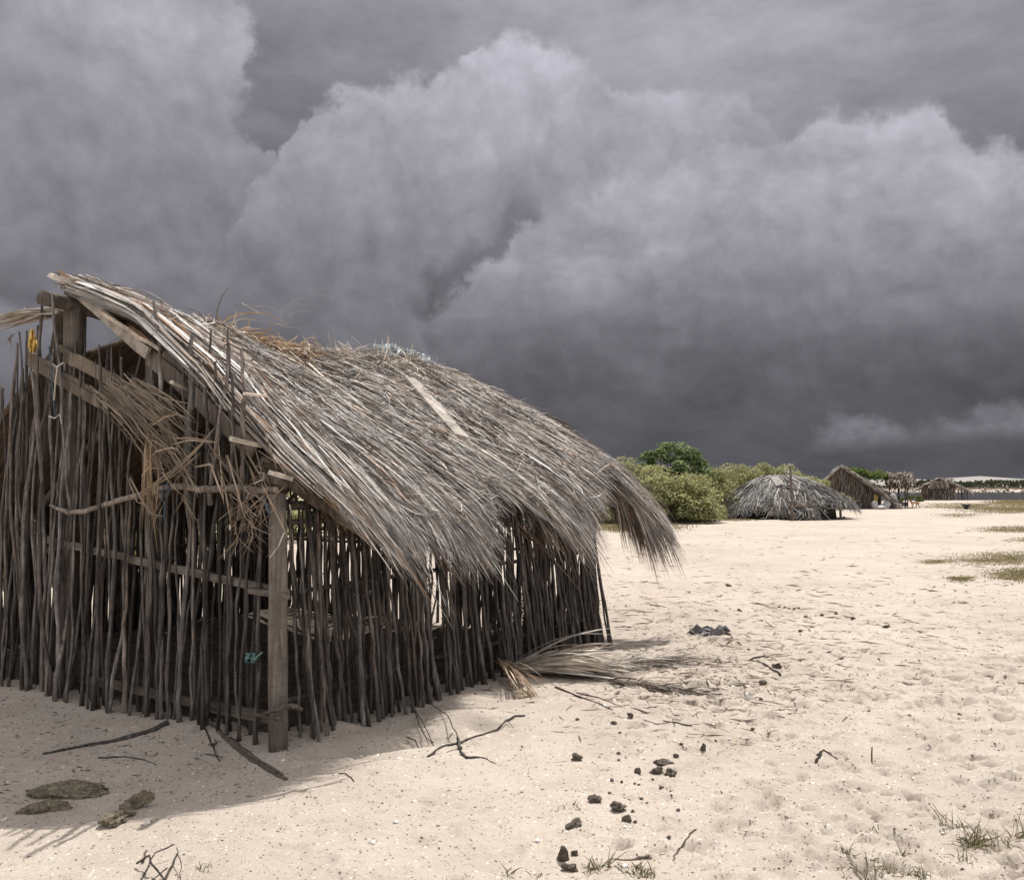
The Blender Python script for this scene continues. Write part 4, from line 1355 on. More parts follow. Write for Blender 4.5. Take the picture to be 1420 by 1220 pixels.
big = [(797, 1146, 24, 13, "flat dark husk lump, lowest but one in the trail of lumps"), (857, 1125, 22, 15, "rounded dark husk lump in the middle of the trail of lumps"),
       (826, 1112, 20, 12, "curved dark husk piece just left of the rounded lump"), (870, 1141, 13, 11, "small chunky dark lump just below the rounded lump"),
       (779, 1196, 16, 26, "tall pointed dark husk shard near the lower edge of the sand"), (797, 1188, 11, 10, "small dark ball beside the tall pointed shard"),
       (789, 1208, 22, 12, "broad dark husk piece at the foot of the tall pointed shard"), (800, 1053, 16, 12, "knobbly dark lump with a thin tail left of the lump trail"),
       (930, 1071, 19, 13, "largest dark lump at the right of the upper pair"), (910, 1071, 18, 11, "dark lump left of the pair's largest one"),
       (884, 1072, 11, 10, "round dark ball left of the upper pair of lumps"), (919, 1059, 20, 7, "flat dark sliver above the upper pair of lumps"),
       (975, 1044, 9, 11, "single upright dark lump on open sand right of the pair"), (875, 1003, 10, 9, "round dark lump below the frond's thin twigs"),
       (850, 1010, 9, 7, "small dark crumb beside the round lump under the frond"), (1043, 1016, 8, 6, "small round dark pellet on open sand to the right"),
       (938, 1052, 8, 6, "small tilted dark lump above the largest one"), (1078, 929, 12, 10, "dark lump next to the short dark stick"),
       (1010, 812, 9, 5, "square dark chunk on the sand beyond the drooping thatch"), (1058, 950, 10, 8, "dark lump near the white shell"),
       (1025, 846, 7, 5, "tiny dark knob above the crumpled sheet"), (1230, 870, 14, 5, "low dark strip of matter far right of the frond")]
for i, (x, y, w_, h_, lab) in enumerate(big):
    lump("husk_lump", x, y, w_ * .82, h_ * .8, "husk", lab, "husk", "dark husk and dung lumps on the sand", seed=20 + i, rough=.5, sink=.2)
rr_ = random.Random(77)
small = [(862, 1088), (880, 1088), (886, 1089), (848, 1087), (905, 1082), (845, 1104), (872, 1110), (890, 1112), (897, 1116), (858, 1045), (858, 1053), (917, 1096), (930, 1100), (945, 1035), (992, 1031), (877, 1129),
         (881, 1142), (800, 1003), (845, 990), (860, 1022), (1027, 978), (1055, 975), (1080, 842), (1088, 843), (1094, 844), (1101, 845), (1108, 844), (1085, 855), (1118, 855), (1140, 853), (1125, 870), (1110, 878), (1183, 860), (1160, 850),
         (940, 1128), (927, 1161), (1205, 985), (1150, 905), (1240, 1155), (1330, 990)]
for i, (x, y) in enumerate(small):
    s_ = rr_.uniform(3, 6)
    lump("dung_pellet", x, y, s_, s_ * .75, "husk", "small dark dung pellet lying loose on pale sand", "dung pellet", "small dung pellets on the sand", seed=60 + i, rough=.4)
# white shell and crumpled sheet
lump("white_shell", 1036, 975, 7, 14, "shell", "bright white shell standing on the sand right of the frond", "shell", seed=5, rough=.3)
for i, (x, y, w_, lab) in enumerate([(203, 1141, 11, "largest pale shell in front of the broken dung crust"), (516, 1173, 8, "pale shell alone on the sand near the lower middle"), (549, 1141, 8, "brownish white shell above the lone pale one"), (744, 1169, 9, "pale shell left of the flat dark husk"), (866, 1207, 9, "pale shell between grass tufts at the lower edge"), (745, 1170, 5, ""), (6, 1132, 9, "pale shell at the left border of the sand")]):
    if lab:
        lump("pale_shell", x, y, w_, w_ * .55, "shell", lab, "shell", "pale shells on the sand", seed=90 + i, rough=.3)
m = MB(); r_ = random.Random(4)
for i in range(16):
    c = gg(958 + r_.uniform(0, 48), 876 + r_.uniform(-4, 6))
    a = r_.uniform(0, 6.28); L = r_.uniform(.05, .16); h_ = r_.uniform(.02, .10)
    u = Vector((math.cos(a), math.sin(a) * .7, 0)) * L
    v_ = Vector((-u.y, u.x, 0)) * .5
    m.add([c - u, c + v_ * .6 + Vector((0, 0, h_ * .6)), c + u, c + Vector((0, 0, h_)) - v_ * .2], [(0, 1, 3), (1, 2, 3), (0, 3, 2)], (r_.uniform(.4, 1.5),) * 3)
props(m.build("crumpled_sheet", M["foil"]), "crumpled dark silvery sheet lying on the open sand", "litter sheet")

# ------------------------------------------------------------------ grass tufts
def tuft_obj(px, py, n, hpx, spread, label, seed, lean=(0, 0), col=(0.13, 0.14, 0.07), dry=.35, w=.003):
    r = np.random.default_rng(seed)
    c = gg(px, py)
    k0 = c.y / FPX
    H = hpx * k0
    K = 5
    kk = np.linspace(0, 1, K)[None, :]
    az = r.uniform(0, 2 * np.pi, n); el = r.uniform(.35, 1.45, n); L = H * r.uniform(.4, 1.1, n)
    bx, by = r.normal(0, spread * k0, n), r.normal(0, spread * k0 * .8, n)
    E = el[:, None] - kk * r.uniform(0, .9, n)[:, None]
    st = (L / (K - 1))[:, None]
    rad = np.cumsum(np.cos(E) * st, 1) - np.cos(E[:, :1]) * st
    zz = np.cumsum(np.sin(E) * st, 1) - np.sin(E[:, :1]) * st
    P = np.stack([bx[:, None] + np.cos(az)[:, None] * rad + lean[0] * zz, by[:, None] + np.sin(az)[:, None] * rad, zz - 0.006], -1)
    P[..., 2] += gza(P[..., 0] + c.x, P[..., 1] + c.y) - c.z
    d = norm(np.gradient(P, axis=1))
    S = norm(np.cross(d, r.normal(0, 1, (n, 1, 3)) + 0 * P))
    W = np.full((n, 1), w * .7) * np.array([1, 1, .8, .6, .1])[None]
    c1 = np.where(r.random((n, 1)) < dry, np.array([[0.3, 0.25, 0.16]]), np.array([col])) * np.exp(r.normal(0, .3, (n, 1)))
    p_ = Pile(); p_.add(*ribbons(P, W, S, c1))
    o = p_.build("grass_tuft", M["leaf"])
    o.location = c
    return props(o, label, "grass", "sparse grass tufts near the bottom edge")
for a in ((1352, 1172, 90, 42, 9, "largest green grass tuft, at the lower right of the sand", 1, (.1, 0)),
          (1340, 1190, 22, 20, 8, "low grey-green shoots at the front foot of the largest tuft", 2),
          (1325, 1140, 26, 30, 12, "thin leaning sprig of grass behind the largest tuft", 3, (-.5, 0)),
          (1408, 1160, 20, 45, 5, "tall sparse grass sprig at the right border", 4, (.3, 0)),
          (1393, 1170, 24, 22, 8, "short grass sprig just left of the right border", 41),
          (1172, 1190, 16, 26, 4, "small forked grass sprig left of the low grassy patch", 5),
          (1225, 1205, 60, 26, 12, "low straggling grass patch right of the forked sprig", 6),
          (1195, 1214, 40, 26, 14, "straggling grass at the lower edge under the forked sprig", 7),
          (1270, 1212, 60, 18, 9, "flat creeping grass along the lower edge between two tufts", 8),
          (1250, 1183, 26, 16, 3, "tiny grass shoot above the flat creeping grass", 9),
          (888, 1214, 70, 26, 13, "grass tuft at the lower edge right of the pale stick", 10),
          (823, 1208, 50, 26, 6, "dry grass tuft left of the pale stick", 11, (.15, 0)),
          (843, 1204, 10, 36, 3, "tall thin grass stems beside the pale stick's end", 12, (.2, 0)),
          (703, 1214, 16, 22, 5, "small grass shoot at the lower edge in the middle", 13),
          (745, 1214, 14, 14, 6, "tiny grass shoot at the lower edge left of the dark shard", 14),
          (280, 1204, 20, 16, 5, "tiny green sprout near the branching twig sprig", 15),
          (786, 1120, 24, 10, 12, "flattened dry grass wisp left of the curved husk", 16),
          (1212, 1152, 14, 12, 6, "tiny dark shoots beside the deep footprint", 17),
          (1305, 1002, 8, 14, 3, "lone grass shoot on the open sand at mid right", 18)):
    tuft_obj(*a)

# ------------------------------------------------------------------ uncountable ground cover
def grit(name, n, fx, fy, size, cols, seed, mat="matte", label=None, slim=1.0, wid=.55):
    r = np.random.default_rng(seed)
    px = fx(r, n); py = fy(r, n)
    cx = (px - 710) / FPX; cy = (610 - py) / FPX
    cs, sn = math.cos(PITCH), math.sin(PITCH)
    dyv = cs - cy * sn; dz = sn + cy * cs
    k = -CAMH / dz
    X, Y = cx * k, dyv * k
    Z = gza(X, Y)
    sz = size[0] * np.exp(np.clip(r.normal(0, size[1], n), -1.2, 1.0)) * np.clip(Y / 4.5, .8, 3.0)
    a = r.uniform(0, 2 * np.pi, n)
    ux, uy = np.cos(a) * sz * slim, np.sin(a) * sz * slim
    vx, vy = -np.sin(a) * sz * wid, np.cos(a) * sz * wid
    hz = sz * r.uniform(.2, .6, n) * min(1, wid * 2)
    base = np.stack([X, Y, Z], -1)
    u = np.stack([ux, uy, r.normal(0, .10, n) * sz], -1); v = np.stack([vx, vy, 0 * vx], -1)
    top = base + np.stack([0 * X, 0 * X, hz], -1) + u * r.uniform(-.3, .3, (n, 1))
    V = np.stack([base - u, base - v, base + u, base + v, top], 1).reshape(-1, 3)
    V[:, 2] -= 0.0005
    i = np.arange(n)[:, None] * 5
    Q = np.concatenate([i + np.array([[0, 1, 4]]), i + np.array([[1, 2, 4]]), i + np.array([[2, 3, 4]]), i + np.array([[3, 0, 4]])], 0)
    cols = np.array(cols)
    c = cols[r.integers(0, len(cols), n)] * np.exp(r.normal(0, .25, (n, 1)))
    o = quad_mesh(name, V, Q, np.repeat(np.clip(c, 0, .85), 5, axis=0), M[mat])
    return props(o, label, kind="stuff")
grit("shell_grit", 14000, lambda r, n: r.uniform(-40, 1460, n), lambda r, n: 930 + 310 * r.random(n) ** .8, (0.0048, .5), [(.62, .58, .52), (.75, .72, .66), (.5, .43, .35)], 1, label="pale shell fragments strewn over the sand")
grit("plant_crumbs", 18000, lambda r, n: r.uniform(-40, 1460, n), lambda r, n: 800 + 440 * r.random(n) ** .8, (0.0046, .5), [(.10, .08, .065), (.17, .135, .105), (.25, .2, .15)], 2, label="dark plant crumbs strewn over the sand")
grit("dry_straw_litter", 2200, lambda r, n: 970 + r.normal(0, 120, n), lambda r, n: 935 + r.normal(0, 52, n), (0.017, .6), [(.12, .095, .075), (.2, .16, .125), (.3, .25, .2)], 3, label="thin dry straw litter around the fallen fronds", slim=2.0, wid=.14)
grit("dry_straw_litter", 2000, lambda r, n: r.uniform(820, 1420, n), lambda r, n: 732 + 230 * r.random(n), (0.013, .5), [(.14, .11, .085), (.25, .2, .155)], 4, label="thin dry straw litter on the sand beyond the hut", slim=1.8, wid=.2)
grit("dry_straw_litter", 700, lambda r, n: r.uniform(-20, 420, n), lambda r, n: r.uniform(970, 1110, n), (0.009, .5), [(.12, .095, .075), (.2, .16, .125)], 5, label="thin dry straw litter in the hut's shadow", slim=1.5, wid=.25)

def grass_field(name, polys, per, seed, hh, label):
    r = np.random.default_rng(seed)
    Xs, Ys, Hs = [], [], []
    for (x0, x1, y0, y1, n, hm) in polys:
        # soft edged oval patches
        n = n * 6; hm = hm * .4
        u = r.normal(0, .42, n); v = r.normal(0, .42, n)
        keep = (u * u + v * v) < 1.3
        px = (x0 + x1) / 2 + u[keep] * (x1 - x0) / 2; py = (y0 + y1) / 2 + v[keep] * (y1 - y0) / 2
        py = np.maximum(py, 686)
        cx = (px - 710) / FPX; cy = (610 - py) / FPX
        cs, sn = math.cos(PITCH), math.sin(PITCH)
        k = -CAMH / (sn + cy * cs)
        Xs.append(cx * k); Ys.append((cs - cy * sn) * k); Hs.append(np.full(keep.sum(), hm))
    X, Y, H = np.concatenate(Xs), np.concatenate(Ys), np.concatenate(Hs)
    n = len(X)
    Z = gza(X, Y)
    a = r.uniform(0, 2 * np.pi, n)
    h = H * r.uniform(.4, 1.2, n)
    w_ = np.clip(Y * 0.00045, .005, .04)
    K = 3
    kk = np.linspace(0, 1, K)[None]
    P = np.stack([X[:, None] + np.cos(a)[:, None] * h[:, None] * .8 * kk, Y[:, None] + np.sin(a)[:, None] * h[:, None] * .8 * kk, Z[:, None] - .01 + h[:, None] * kk], -1)
    S = np.stack([-np.sin(a), np.cos(a), 0 * a], -1)[:, None, :] + 0 * P
    W = w_[:, None] * np.array([1, .8, .1])[None]
    c = np.array([[0.20, 0.19, 0.095]]) * np.exp(r.normal(0, .3, (n, 1))) + r.random((n, 1)) * np.array([[.08, .05, .03]])
    p_ = Pile(); p_.add(*ribbons(P, W, S, c))
    return props(p_.build(name, M["leaf"]), label, kind="stuff")
grass_field("beach_grass", [(1300, 1480, 764, 784, 1300, .08), (1265, 1330, 773, 781, 300, .06), (1360, 1480, 786, 806, 900, .09), (1308, 1356, 796, 806, 350, .07),
                            (1260, 1420, 697, 706, 900, .12), (1320, 1500, 700, 713, 1500, .14), (1365, 1480, 690, 702, 900, .3), (1345, 1480, 728, 740, 600, .1), (1290, 1370, 712, 718, 220, .08), (1390, 1480, 745, 756, 250, .08),
                            (1060, 1102, 811, 818, 260, .03), (1110, 1162, 808, 813, 160, .03), (1150, 1210, 845, 856, 160, .03)], 1, 3, .1, "low green beach grass in patches on the right")
grass_field("bush_grass", [(780, 960, 716, 740, 1500, .18), (900, 1010, 712, 724, 1200, .18), (985, 1060, 716, 722, 500, .12)], 1, 4, .1, "short dry grass along the foot of the bushes")

# litter floor sheet added inside the hut, its dark colour carries interior shade
fs_, ft_ = np.meshgrid(np.linspace(0.05, 4.15, 60), np.linspace(0.06, 2 * RT - .1, 60), indexing='ij')
wx = HO.x + HU.x * fs_ + HV.x * ft_; wy = HO.y + HU.y * fs_ + HV.y * ft_
wz = gza(wx, wy) + 0.012 + 0.03 * np.abs(vnoise(wx, wy, 5.0, 88)) + .012 * vnoise(wx, wy, 17.0, 89)
edge = np.minimum(np.minimum(fs_ - .05, 4.15 - fs_), np.minimum(ft_ - .06, 2 * RT - .1 - ft_))
wz = np.where(edge < .01, wz - .06, wz)
fi_ = np.arange(fs_.size).reshape(fs_.shape)
fq = np.stack([fi_[:-1, :-1], fi_[1:, :-1], fi_[1:, 1:], fi_[:-1, 1:]], axis=-1).reshape(-1, 4)
M["shaded_litter_floor"] = lump_mat("shaded_litter_floor", (0.035, 0.027, 0.02), (0.085, 0.067, 0.052), (0.17, 0.14, 0.11), 6, 0.02)
props(quad_mesh("shaded_floor", np.stack([wx, wy, wz], -1).reshape(-1, 3), fq, None, M["shaded_litter_floor"], None, True), kind="structure", label="litter floor inside the big hut, darkened to carry interior shade")

# ------------------------------------------------------------------ bushes and tree
def bush(name, label, cat, px, py_base, Y, wid, hei, dep, seed, n=9000, leaf=.085, col=((.39, .40, .20), (.48, .48, .26), (.27, .30, .145)), lobes=34, group=None, trunk=True, crown_lo=0.0):
    r = np.random.default_rng(seed)
    base = Vector(((px - 710) / FPX * Y, Y, 0))
    base.z = gz(base.x, base.y) - .03
    t_ = thing(name, label, cat, base, 0, group)
    # lobes spread over a dome
    u = r.uniform(-1, 1, lobes); v = r.uniform(-1, 1, lobes); q = r.random(lobes)
    rad = np.sqrt(u * u + v * v)
    u, v = np.where(rad > 1, u / rad, u), np.where(rad > 1, v / rad, v)
    rad = np.minimum(rad, 1)
    lz = crown_lo + (hei - crown_lo) * np.sqrt(np.clip(1 - rad ** 2.4, 0, 1)) * (0.35 + .62 * q ** .6)
    lr = (r.uniform(.20, .36, lobes) if name == 'green_bush' else r.uniform(.10, .27, lobes)) * min(wid, hei * 1.6) * .55
    cen = np.stack([u * wid / 2, v * dep / 2, np.maximum(lz - lr * .4, lr * .6)], -1)
    li = r.integers(0, lobes, n)
    dirs = norm(r.normal(0, 1, (n, 3)))
    dirs[:, 2] = np.where(dirs[:, 2] < -.3, -dirs[:, 2], dirs[:, 2])
    p = cen[li] + dirs * (lr[li] * (r.random(n) ** .35) * r.uniform(.9, 1.12, n))[:, None] * np.array([1, 1, .8])
    p[:, 2] = np.maximum(p[:, 2], .04)
    nr = norm(dirs * .6 + r.normal(0, .55, (n, 3)) + np.array([.15, .1, .8]))
    ax = norm(np.cross(nr, r.normal(0, 1, (n, 3))))
    bx = np.cross(nr, ax)
    L = leaf * r.uniform(.6, 1.35, n)
    V = np.stack([p - ax * L[:, None], p + bx * (L * .5)[:, None], p + ax * L[:, None], p - bx * (L * .5)[:, None]], 1).reshape(-1, 3)
    Q = np.arange(n * 4).reshape(n, 4)
    cols = np.array(col)
    c = cols[r.integers(0, len(cols), n)] * np.exp(r.normal(0, .17, (n, 1))) * np.exp(r.normal(0, .13, lobes))[li][:, None]
    quad_mesh("crown", V, Q, np.repeat(c, 4, axis=0), M["leaf"], t_)
    m = MB()
    rb = random.Random(seed)
    for i in range(0, lobes, 3):
        e = Vector(cen[i]); mid = Vector((e.x * .5 + rb.gauss(0, .1), e.y * .5, e.z * .45))
        m.tube([Vector((e.x * .12, e.y * .12, -.05)), mid, e], [.06, .04, .015], 6, (.8, .8, .8))
    m.build("trunk", M["bark"], t_, True)
    return t_
G = "green bushes behind the huts"
bush("green_bush", "broad olive bush rising right beside the drooping thatch", "bush", 905, 0, 37, 5.4, 2.55, 3.4, 1, 20000, .065, group=G, lobes=60)
bush("green_bush", "low olive bush at the sand's edge in front of the broad one", "bush", 925, 0, 36.0, 4.2, 1.6, 2.0, 8, 11000, .065, group=G, lobes=40)
bush("green_bush", "taller olive bush whose top meets the thatch outline", "bush", 868, 0, 40, 4.8, 2.95, 3.0, 2, 13000, .07, group=G, lobes=44)
bush("green_bush", "olive bush standing in the middle between the dark tree and the low domed hut", "bush", 968, 0, 43, 5.4, 2.65, 3.4, 3, 17000, .07, group=G, lobes=56)
bush("green_bush", "small olive bush in front of the middle bush left of the low domed hut", "bush", 943, 0, 38.5, 3.0, 1.8, 2.2, 9, 10000, .065, group=G, lobes=40)
bush("green_bush", "olive bush just behind the left slope of the low domed hut", "bush", 1042, 0, 47, 5.6, 2.9, 3.2, 4, 14000, .075, group=G, lobes=50)
bush("green_bush", "flat-topped bush behind the middle of the low domed hut", "bush", 1088, 0, 51, 4.0, 2.75, 3.0, 5, 8000, group=G, lobes=36)
bush("green_bush", "bush behind the right end of the low domed hut", "bush", 1130, 0, 56, 4.0, 2.2, 3.0, 6, 5000, group=G, lobes=30)
bush("green_tree", "darker green small tree standing out above the olive bushes", "tree", 930, 0, 43, 4.2, 3.75, 2.8, 7, 9500, .10, ((.20, .275, .12), (.27, .345, .155), (.14, .20, .09)), 52, crown_lo=1.0)
for i, (px, Y, wd, hh) in enumerate(((770, 36, 5.0, 2.4), (640, 34, 5.0, 2.4), (520, 30, 5.2, 2.4), (400, 27, 5.4, 2.6), (280, 24, 5.0, 2.6), (175, 19, 4.0, 2.5), (60, 15.5, 3.6, 2.4), (-60, 14.5, 3.6, 2.3))):
    bush("green_bush", "olive bush seen only through the gaps in the hut's stick walls", "bush", px, 0, Y, wd, hh, 3.0, 40 + i, 4500, .11, group="bushes hidden behind the big hut", lobes=30)
bush("green_bush", "bright green low plant on the sand between the awning and the farthest hut", "bush", 1263, 0, 85, 2.0, .8, 1.2, 60, 1200, .10, ((.12, .17, .04), (.17, .22, .06)), 12)

# far shore mangroves, one mass
r = np.random.default_rng(91)
n = 9000
X = r.uniform(95, 260, n); Y = 288 + r.normal(0, 7, n)
top = 2.2 + 1.4 * vnoise(X, 0 * X, .12, 71) + 1.0 * vnoise(X, 0 * X, .5, 72) + np.clip((158 - np.abs(X - 152)) / 158, 0, 1) * .3
top = np.where(X < 133, top * .35, top)
Zc = r.random(n) ** .7 * np.maximum(top, .3)
p = np.stack([X, Y, Zc + .2], -1)
nr = norm(r.normal(0, 1, (n, 3)) + np.array([0, -.3, .6])); ax = norm(np.cross(nr, r.normal(0, 1, (n, 3)))); bx = np.cross(nr, ax)
L = .55 * r.uniform(.5, 1.3, n)
V = np.stack([p - ax * L[:, None], p + bx * (L * .6)[:, None], p + ax * L[:, None], p - bx * (L * .6)[:, None]], 1).reshape(-1, 3)
c = np.array([[.045, .055, .03]]) * np.exp(r.normal(0, .3, (n, 1)))
props(quad_mesh("shore_mangroves", V, np.arange(n * 4).reshape(n, 4), np.repeat(c, 4, axis=0), M["leaf"]), "dark mangrove belt along the far shore", kind="stuff")
n = 7000  # brownish flecks added to tone down the bright far shore sand
X = r.uniform(40, 300, n); Y = r.uniform(212, 290, n)
p = np.stack([X, Y, gza(X, Y) + .1 + .35 * r.random(n) ** 2], -1)
nr = norm(r.normal(0, .5, (n, 3)) + np.array([0, -.4, .8])); ax = norm(np.cross(nr, r.normal(0, 1, (n, 3)))); bx = np.cross(nr, ax)
L = .42 * r.uniform(.5, 1.4, n)
V = np.stack([p - ax * L[:, None], p + bx * (L * .6)[:, None], p + ax * L[:, None], p - bx * (L * .6)[:, None]], 1).reshape(-1, 3)
c = np.array([[.17, .145, .105]]) * np.exp(r.normal(0, .3, (n, 1)))
props(quad_mesh("shore_darkening_flecks", V, np.arange(n * 4).reshape(n, 4), np.repeat(c, 4, axis=0), M["matte"]), "brownish flecks added over the far shore to darken its bright sand", kind="stuff")
n = 1500
X = r.uniform(70, 125, n); Y = 300 + r.normal(0, 6, n)
p = np.stack([X, Y, .2 + r.random(n) * np.clip(1.6 + 3 * vnoise(X, 0 * X, .2, 75), .1, 3)], -1)
nr = norm(r.normal(0, 1, (n, 3)) + np.array([0, -.3, .6])); ax = norm(np.cross(nr, r.normal(0, 1, (n, 3)))); bx = np.cross(nr, ax)
L = .5 * r.uniform(.5, 1.3, n)
V = np.stack([p - ax * L[:, None], p + bx * (L * .6)[:, None], p + ax * L[:, None], p - bx * (L * .6)[:, None]], 1).reshape(-1, 3)
c = np.array([[.045, .055, .03]]) * np.exp(r.normal(0, .3, (n, 1)))
props(quad_mesh("shore_scrub", V, np.arange(n * 4).reshape(n, 4), np.repeat(c, 4, axis=0), M["leaf"]), "dark scrub on the far shore between two huts", kind="stuff")

# ------------------------------------------------------------------ far huts
def slope_strands(pile, r, n, A, B, C_, D, Lr, w, tone=1.0, hmax=.1, warm=.15, over=.25):
    """strands on the four-sided slope A-B (top edge) to D-C_ (bottom edge), numpy points"""
    A, B, C_, D = map(np.array, (A, B, C_, D))
    u = r.random(n); v = r.random(n)
    K = 4
    kk = np.linspace(0, 1, K)[None]
    ln = np.linalg.norm((D - A + C_ - B) / 2)
    dv = r.uniform(*Lr, n) / ln
    v0 = v * (1 + .1) - dv * .6
    vv = np.clip(v0[:, None] + dv[:, None] * kk, 0, 1 + over * r.random((n, 1)))
    uu = np.clip(u[:, None] + r.normal(0, .05, n)[:, None] * kk, -.02, 1.02)
    topp = A + (B - A) * uu[..., None]
    bot = D + (C_ - D) * uu[..., None]
    P = topp + (bot - topp) * vv[..., None]
    nn = np.cross(B - A, D - A); nn = nn / np.linalg.norm(nn)
    if nn[2] < 0: nn = -nn
    h = (r.random((n, 1)) * hmax + r.normal(0, .02, (n, 1)) * kk)
    P = P + nn * h[..., None]
    P[..., 2] -= np.clip(vv - 1, 0, 1) * ln * .35
    d = norm(np.gradient(P, axis=1))
    x = norm(np.cross(d, nn + 0 * P)); y = np.cross(d, x)
    roll = r.normal(0, .7, n)[:, None, None]
    S = x * np.cos(roll) + y * np.sin(roll)
    W = (r.uniform(.6, 1.3, n) * w)[:, None] * np.array([.8, 1, .8, .2])[None]
    pile.add(*ribbons(P, W, S, np.clip(straw_tints(n, r, warm) * tone, .02, .72)))

def dark_poly(mb, pts, th=.06, tint=(1, 1, 1)):
    """a slab under a slope"""
    q = [Vector(p) for p in pts]
    nn = (q[1] - q[0]).cross(q[-1] - q[0]).normalized() * th
    n = len(q)
    vs = [p - nn * .5 for p in q] + [p + nn * .5 for p in q]
    fs = [tuple(range(n))[::-1], tuple(range(n, 2 * n))] + [(i, (i + 1) % n, (i + 1) % n + n, i + n) for i in range(n)]
    mb.add(vs, fs, tint)

# --- low domed hut
hx, hy = (1083 - 710) / FPX * 42.5, 42.5
H1 = thing("domed_hut", "low domed hut under a spreading grey hipped palm roof, nearest of the three far huts", "hut", (hx, hy, gz(hx, hy)))
r = np.random.default_rng(101)
p_ = Pile()
n = 9000
th = r.uniform(0, 2 * np.pi, n)
K = 5
kk = np.linspace(0, 1, K)[None]
v0 = r.random(n) ** .8 * 1.02 - .12
dv = r.uniform(.18, .42, n)
vv = np.clip(v0[:, None] + dv[:, None] * kk, 0, None)
lim = 1 + .08 * np.sin(th * 7) + .05 * np.sin(th * 17 + 1) + r.normal(0, .05, n)
vv = np.minimum(vv, lim[:, None])
TH = th[:, None] + r.normal(0, .10, n)[:, None] * kk
ca, sa = np.cos(TH), np.sin(TH)
ex = np.sign(ca) * np.abs(ca) ** .8 * 3.4; ey = np.sign(sa) * np.abs(sa) ** .8 * 2.6
rx_, ry_ = ca * .55, sa * .2
eav = .52 + .26 * ca + .12 * sa            # the left end hangs lower
ridge_h = 1.98
X = rx_ + (ex - rx_) * vv - .15 * (1 - vv); Yv = ry_ + (ey - ry_) * vv
Zv = ridge_h + (eav - ridge_h) * (vv ** 1.4) + r.random((n, 1)) * .12 + .05 * np.sin(TH * 5) * vv
Zv = Zv - np.clip(vv - .95, 0, 1) * 1.6
P = np.stack([X, Yv, Zv], -1)
d = norm(np.gradient(P, axis=1) + 1e-6)
up = np.stack([ca * .5, sa * .5, 0 * ca + .8], -1)
x = norm(np.cross(d, up)); y = np.cross(d, x)
roll = r.normal(0, .7, n)[:, None, None]
W = (r.uniform(.010, .024, n))[:, None] * np.array([.8, 1, 1, .8, .15])[None]
tn = np.array([.215, .205, .198]) * np.exp(r.normal(0, .6, (n, 1)))
p_.add(*ribbons(P, W, x * np.cos(roll) + y * np.sin(roll), np.clip(tn, .03, .7)))
p_.build("thatch", M["straw"], H1)
# roof body beneath
vs, fs = [], []
for j in range(9):
    v_ = j / 8 * .93
    for i in range(40):
        a = 2 * math.pi * i / 40
        c_, s_ = math.cos(a), math.sin(a)
        e = (math.copysign(abs(c_) ** .8, c_) * 3.4, math.copysign(abs(s_) ** .8, s_) * 2.6)
        q = (c_ * .55, s_ * .2)
        vs.append((q[0] + (e[0] - q[0]) * v_ - .15 * (1 - v_), q[1] + (e[1] - q[1]) * v_, ridge_h + (.52 + .26 * c_ + .12 * s_ - ridge_h) * v_ ** 1.4 - .02))
for j in range(8):
    for i in range(40):
        fs.append((j * 40 + i, j * 40 + (i + 1) % 40, (j + 1) * 40 + (i + 1) % 40, (j + 1) * 40 + i))
fs.append(tuple(range(40)))
m = MB(); m.add(vs, fs); o = m.build("roof", M["under"], H1)
sol = o.modifiers.new("thick", 'SOLIDIFY'); sol.thickness = .06
m = MB(); r_ = random.Random(5)
for i in range(150):
    a = 2 * math.pi * i / 150
    c_, s_ = math.cos(a), math.sin(a)
    x_, y_ = math.copysign(abs(c_) ** .7, c_) * 2.35, math.copysign(abs(s_) ** .7, s_) * 1.9
    stick(m, (x_ + r_.gauss(0, .04), y_, -.15), (x_ * .99, y_ * .99, .85 + .25 * c_), r_.uniform(.022, .035), r_, n=4, sides=5, kink=.01, foot=1.0, tint=(r_.uniform(.6, 1.1),) * 3)
m.build("stick_wall", M["bark_dark"], H1)
def tubes(name, segs, mat, parent, tint=(1, 1, 1)):
    m = MB()
    for pts, ra in segs:
        m.tube(pts, ra, 6, tint)
    return m.build(name, M[mat], parent, True)
tubes("corner_post", [([(2.15, -1.95, -.1), (2.13, -1.9, .95)], .06)], "post", H1)
tubes("corner_post", [([(2.55, -.9, -.1), (2.5, -.9, 1.0)], .05)], "post", H1)
tubes("threshold_rail", [([(2.2, -1.98, .05), (2.6, -1.2, .07)], .05)], "rail", H1)
# boards weighing the roof down
r_ = random.Random(15)
def on_dome(a, v_):
    c_, s_ = math.cos(a), math.sin(a)
    e = (math.copysign(abs(c_) ** .8, c_) * 3.4, math.copysign(abs(s_) ** .8, s_) * 2.6)
    q = (c_ * .55, s_ * .2)
    return Vector((q[0] + (e[0] - q[0]) * v_ - .15 * (1 - v_), q[1] + (e[1] - q[1]) * v_, ridge_h + (.52 + .26 * c_ + .12 * s_ - ridge_h) * v_ ** 1.4 + .14))
for i in range(20):
    a = R(r_.uniform(175, 365)); v0_ = r_.uniform(.02, .5)
    a2_ = a + r_.gauss(0, .5)
    q0, q1 = on_dome(a, v0_), on_dome(a2_, v0_ + r_.uniform(.12, .4))
    m = MB(); t0 = r_.uniform(.5, 1.5)
    m.plank(q0, q1, r_.uniform(.04, .09), .03, (q1 - q0).cross(Vector((0, -.5, .8))), 4, .01, (t0 * .62, t0 * .65, t0 * .69), .02)
    m.build("roof_board", M["plank"], H1)
tubes("forked_pole", [([(.02, -.5, 1.75), (.06, -.55, 2.1), (.0, -.5, 2.45)], .03), ([(.04, -.55, 2.0), (.22, -.5, 2.3)], .025)], "plank", H1)
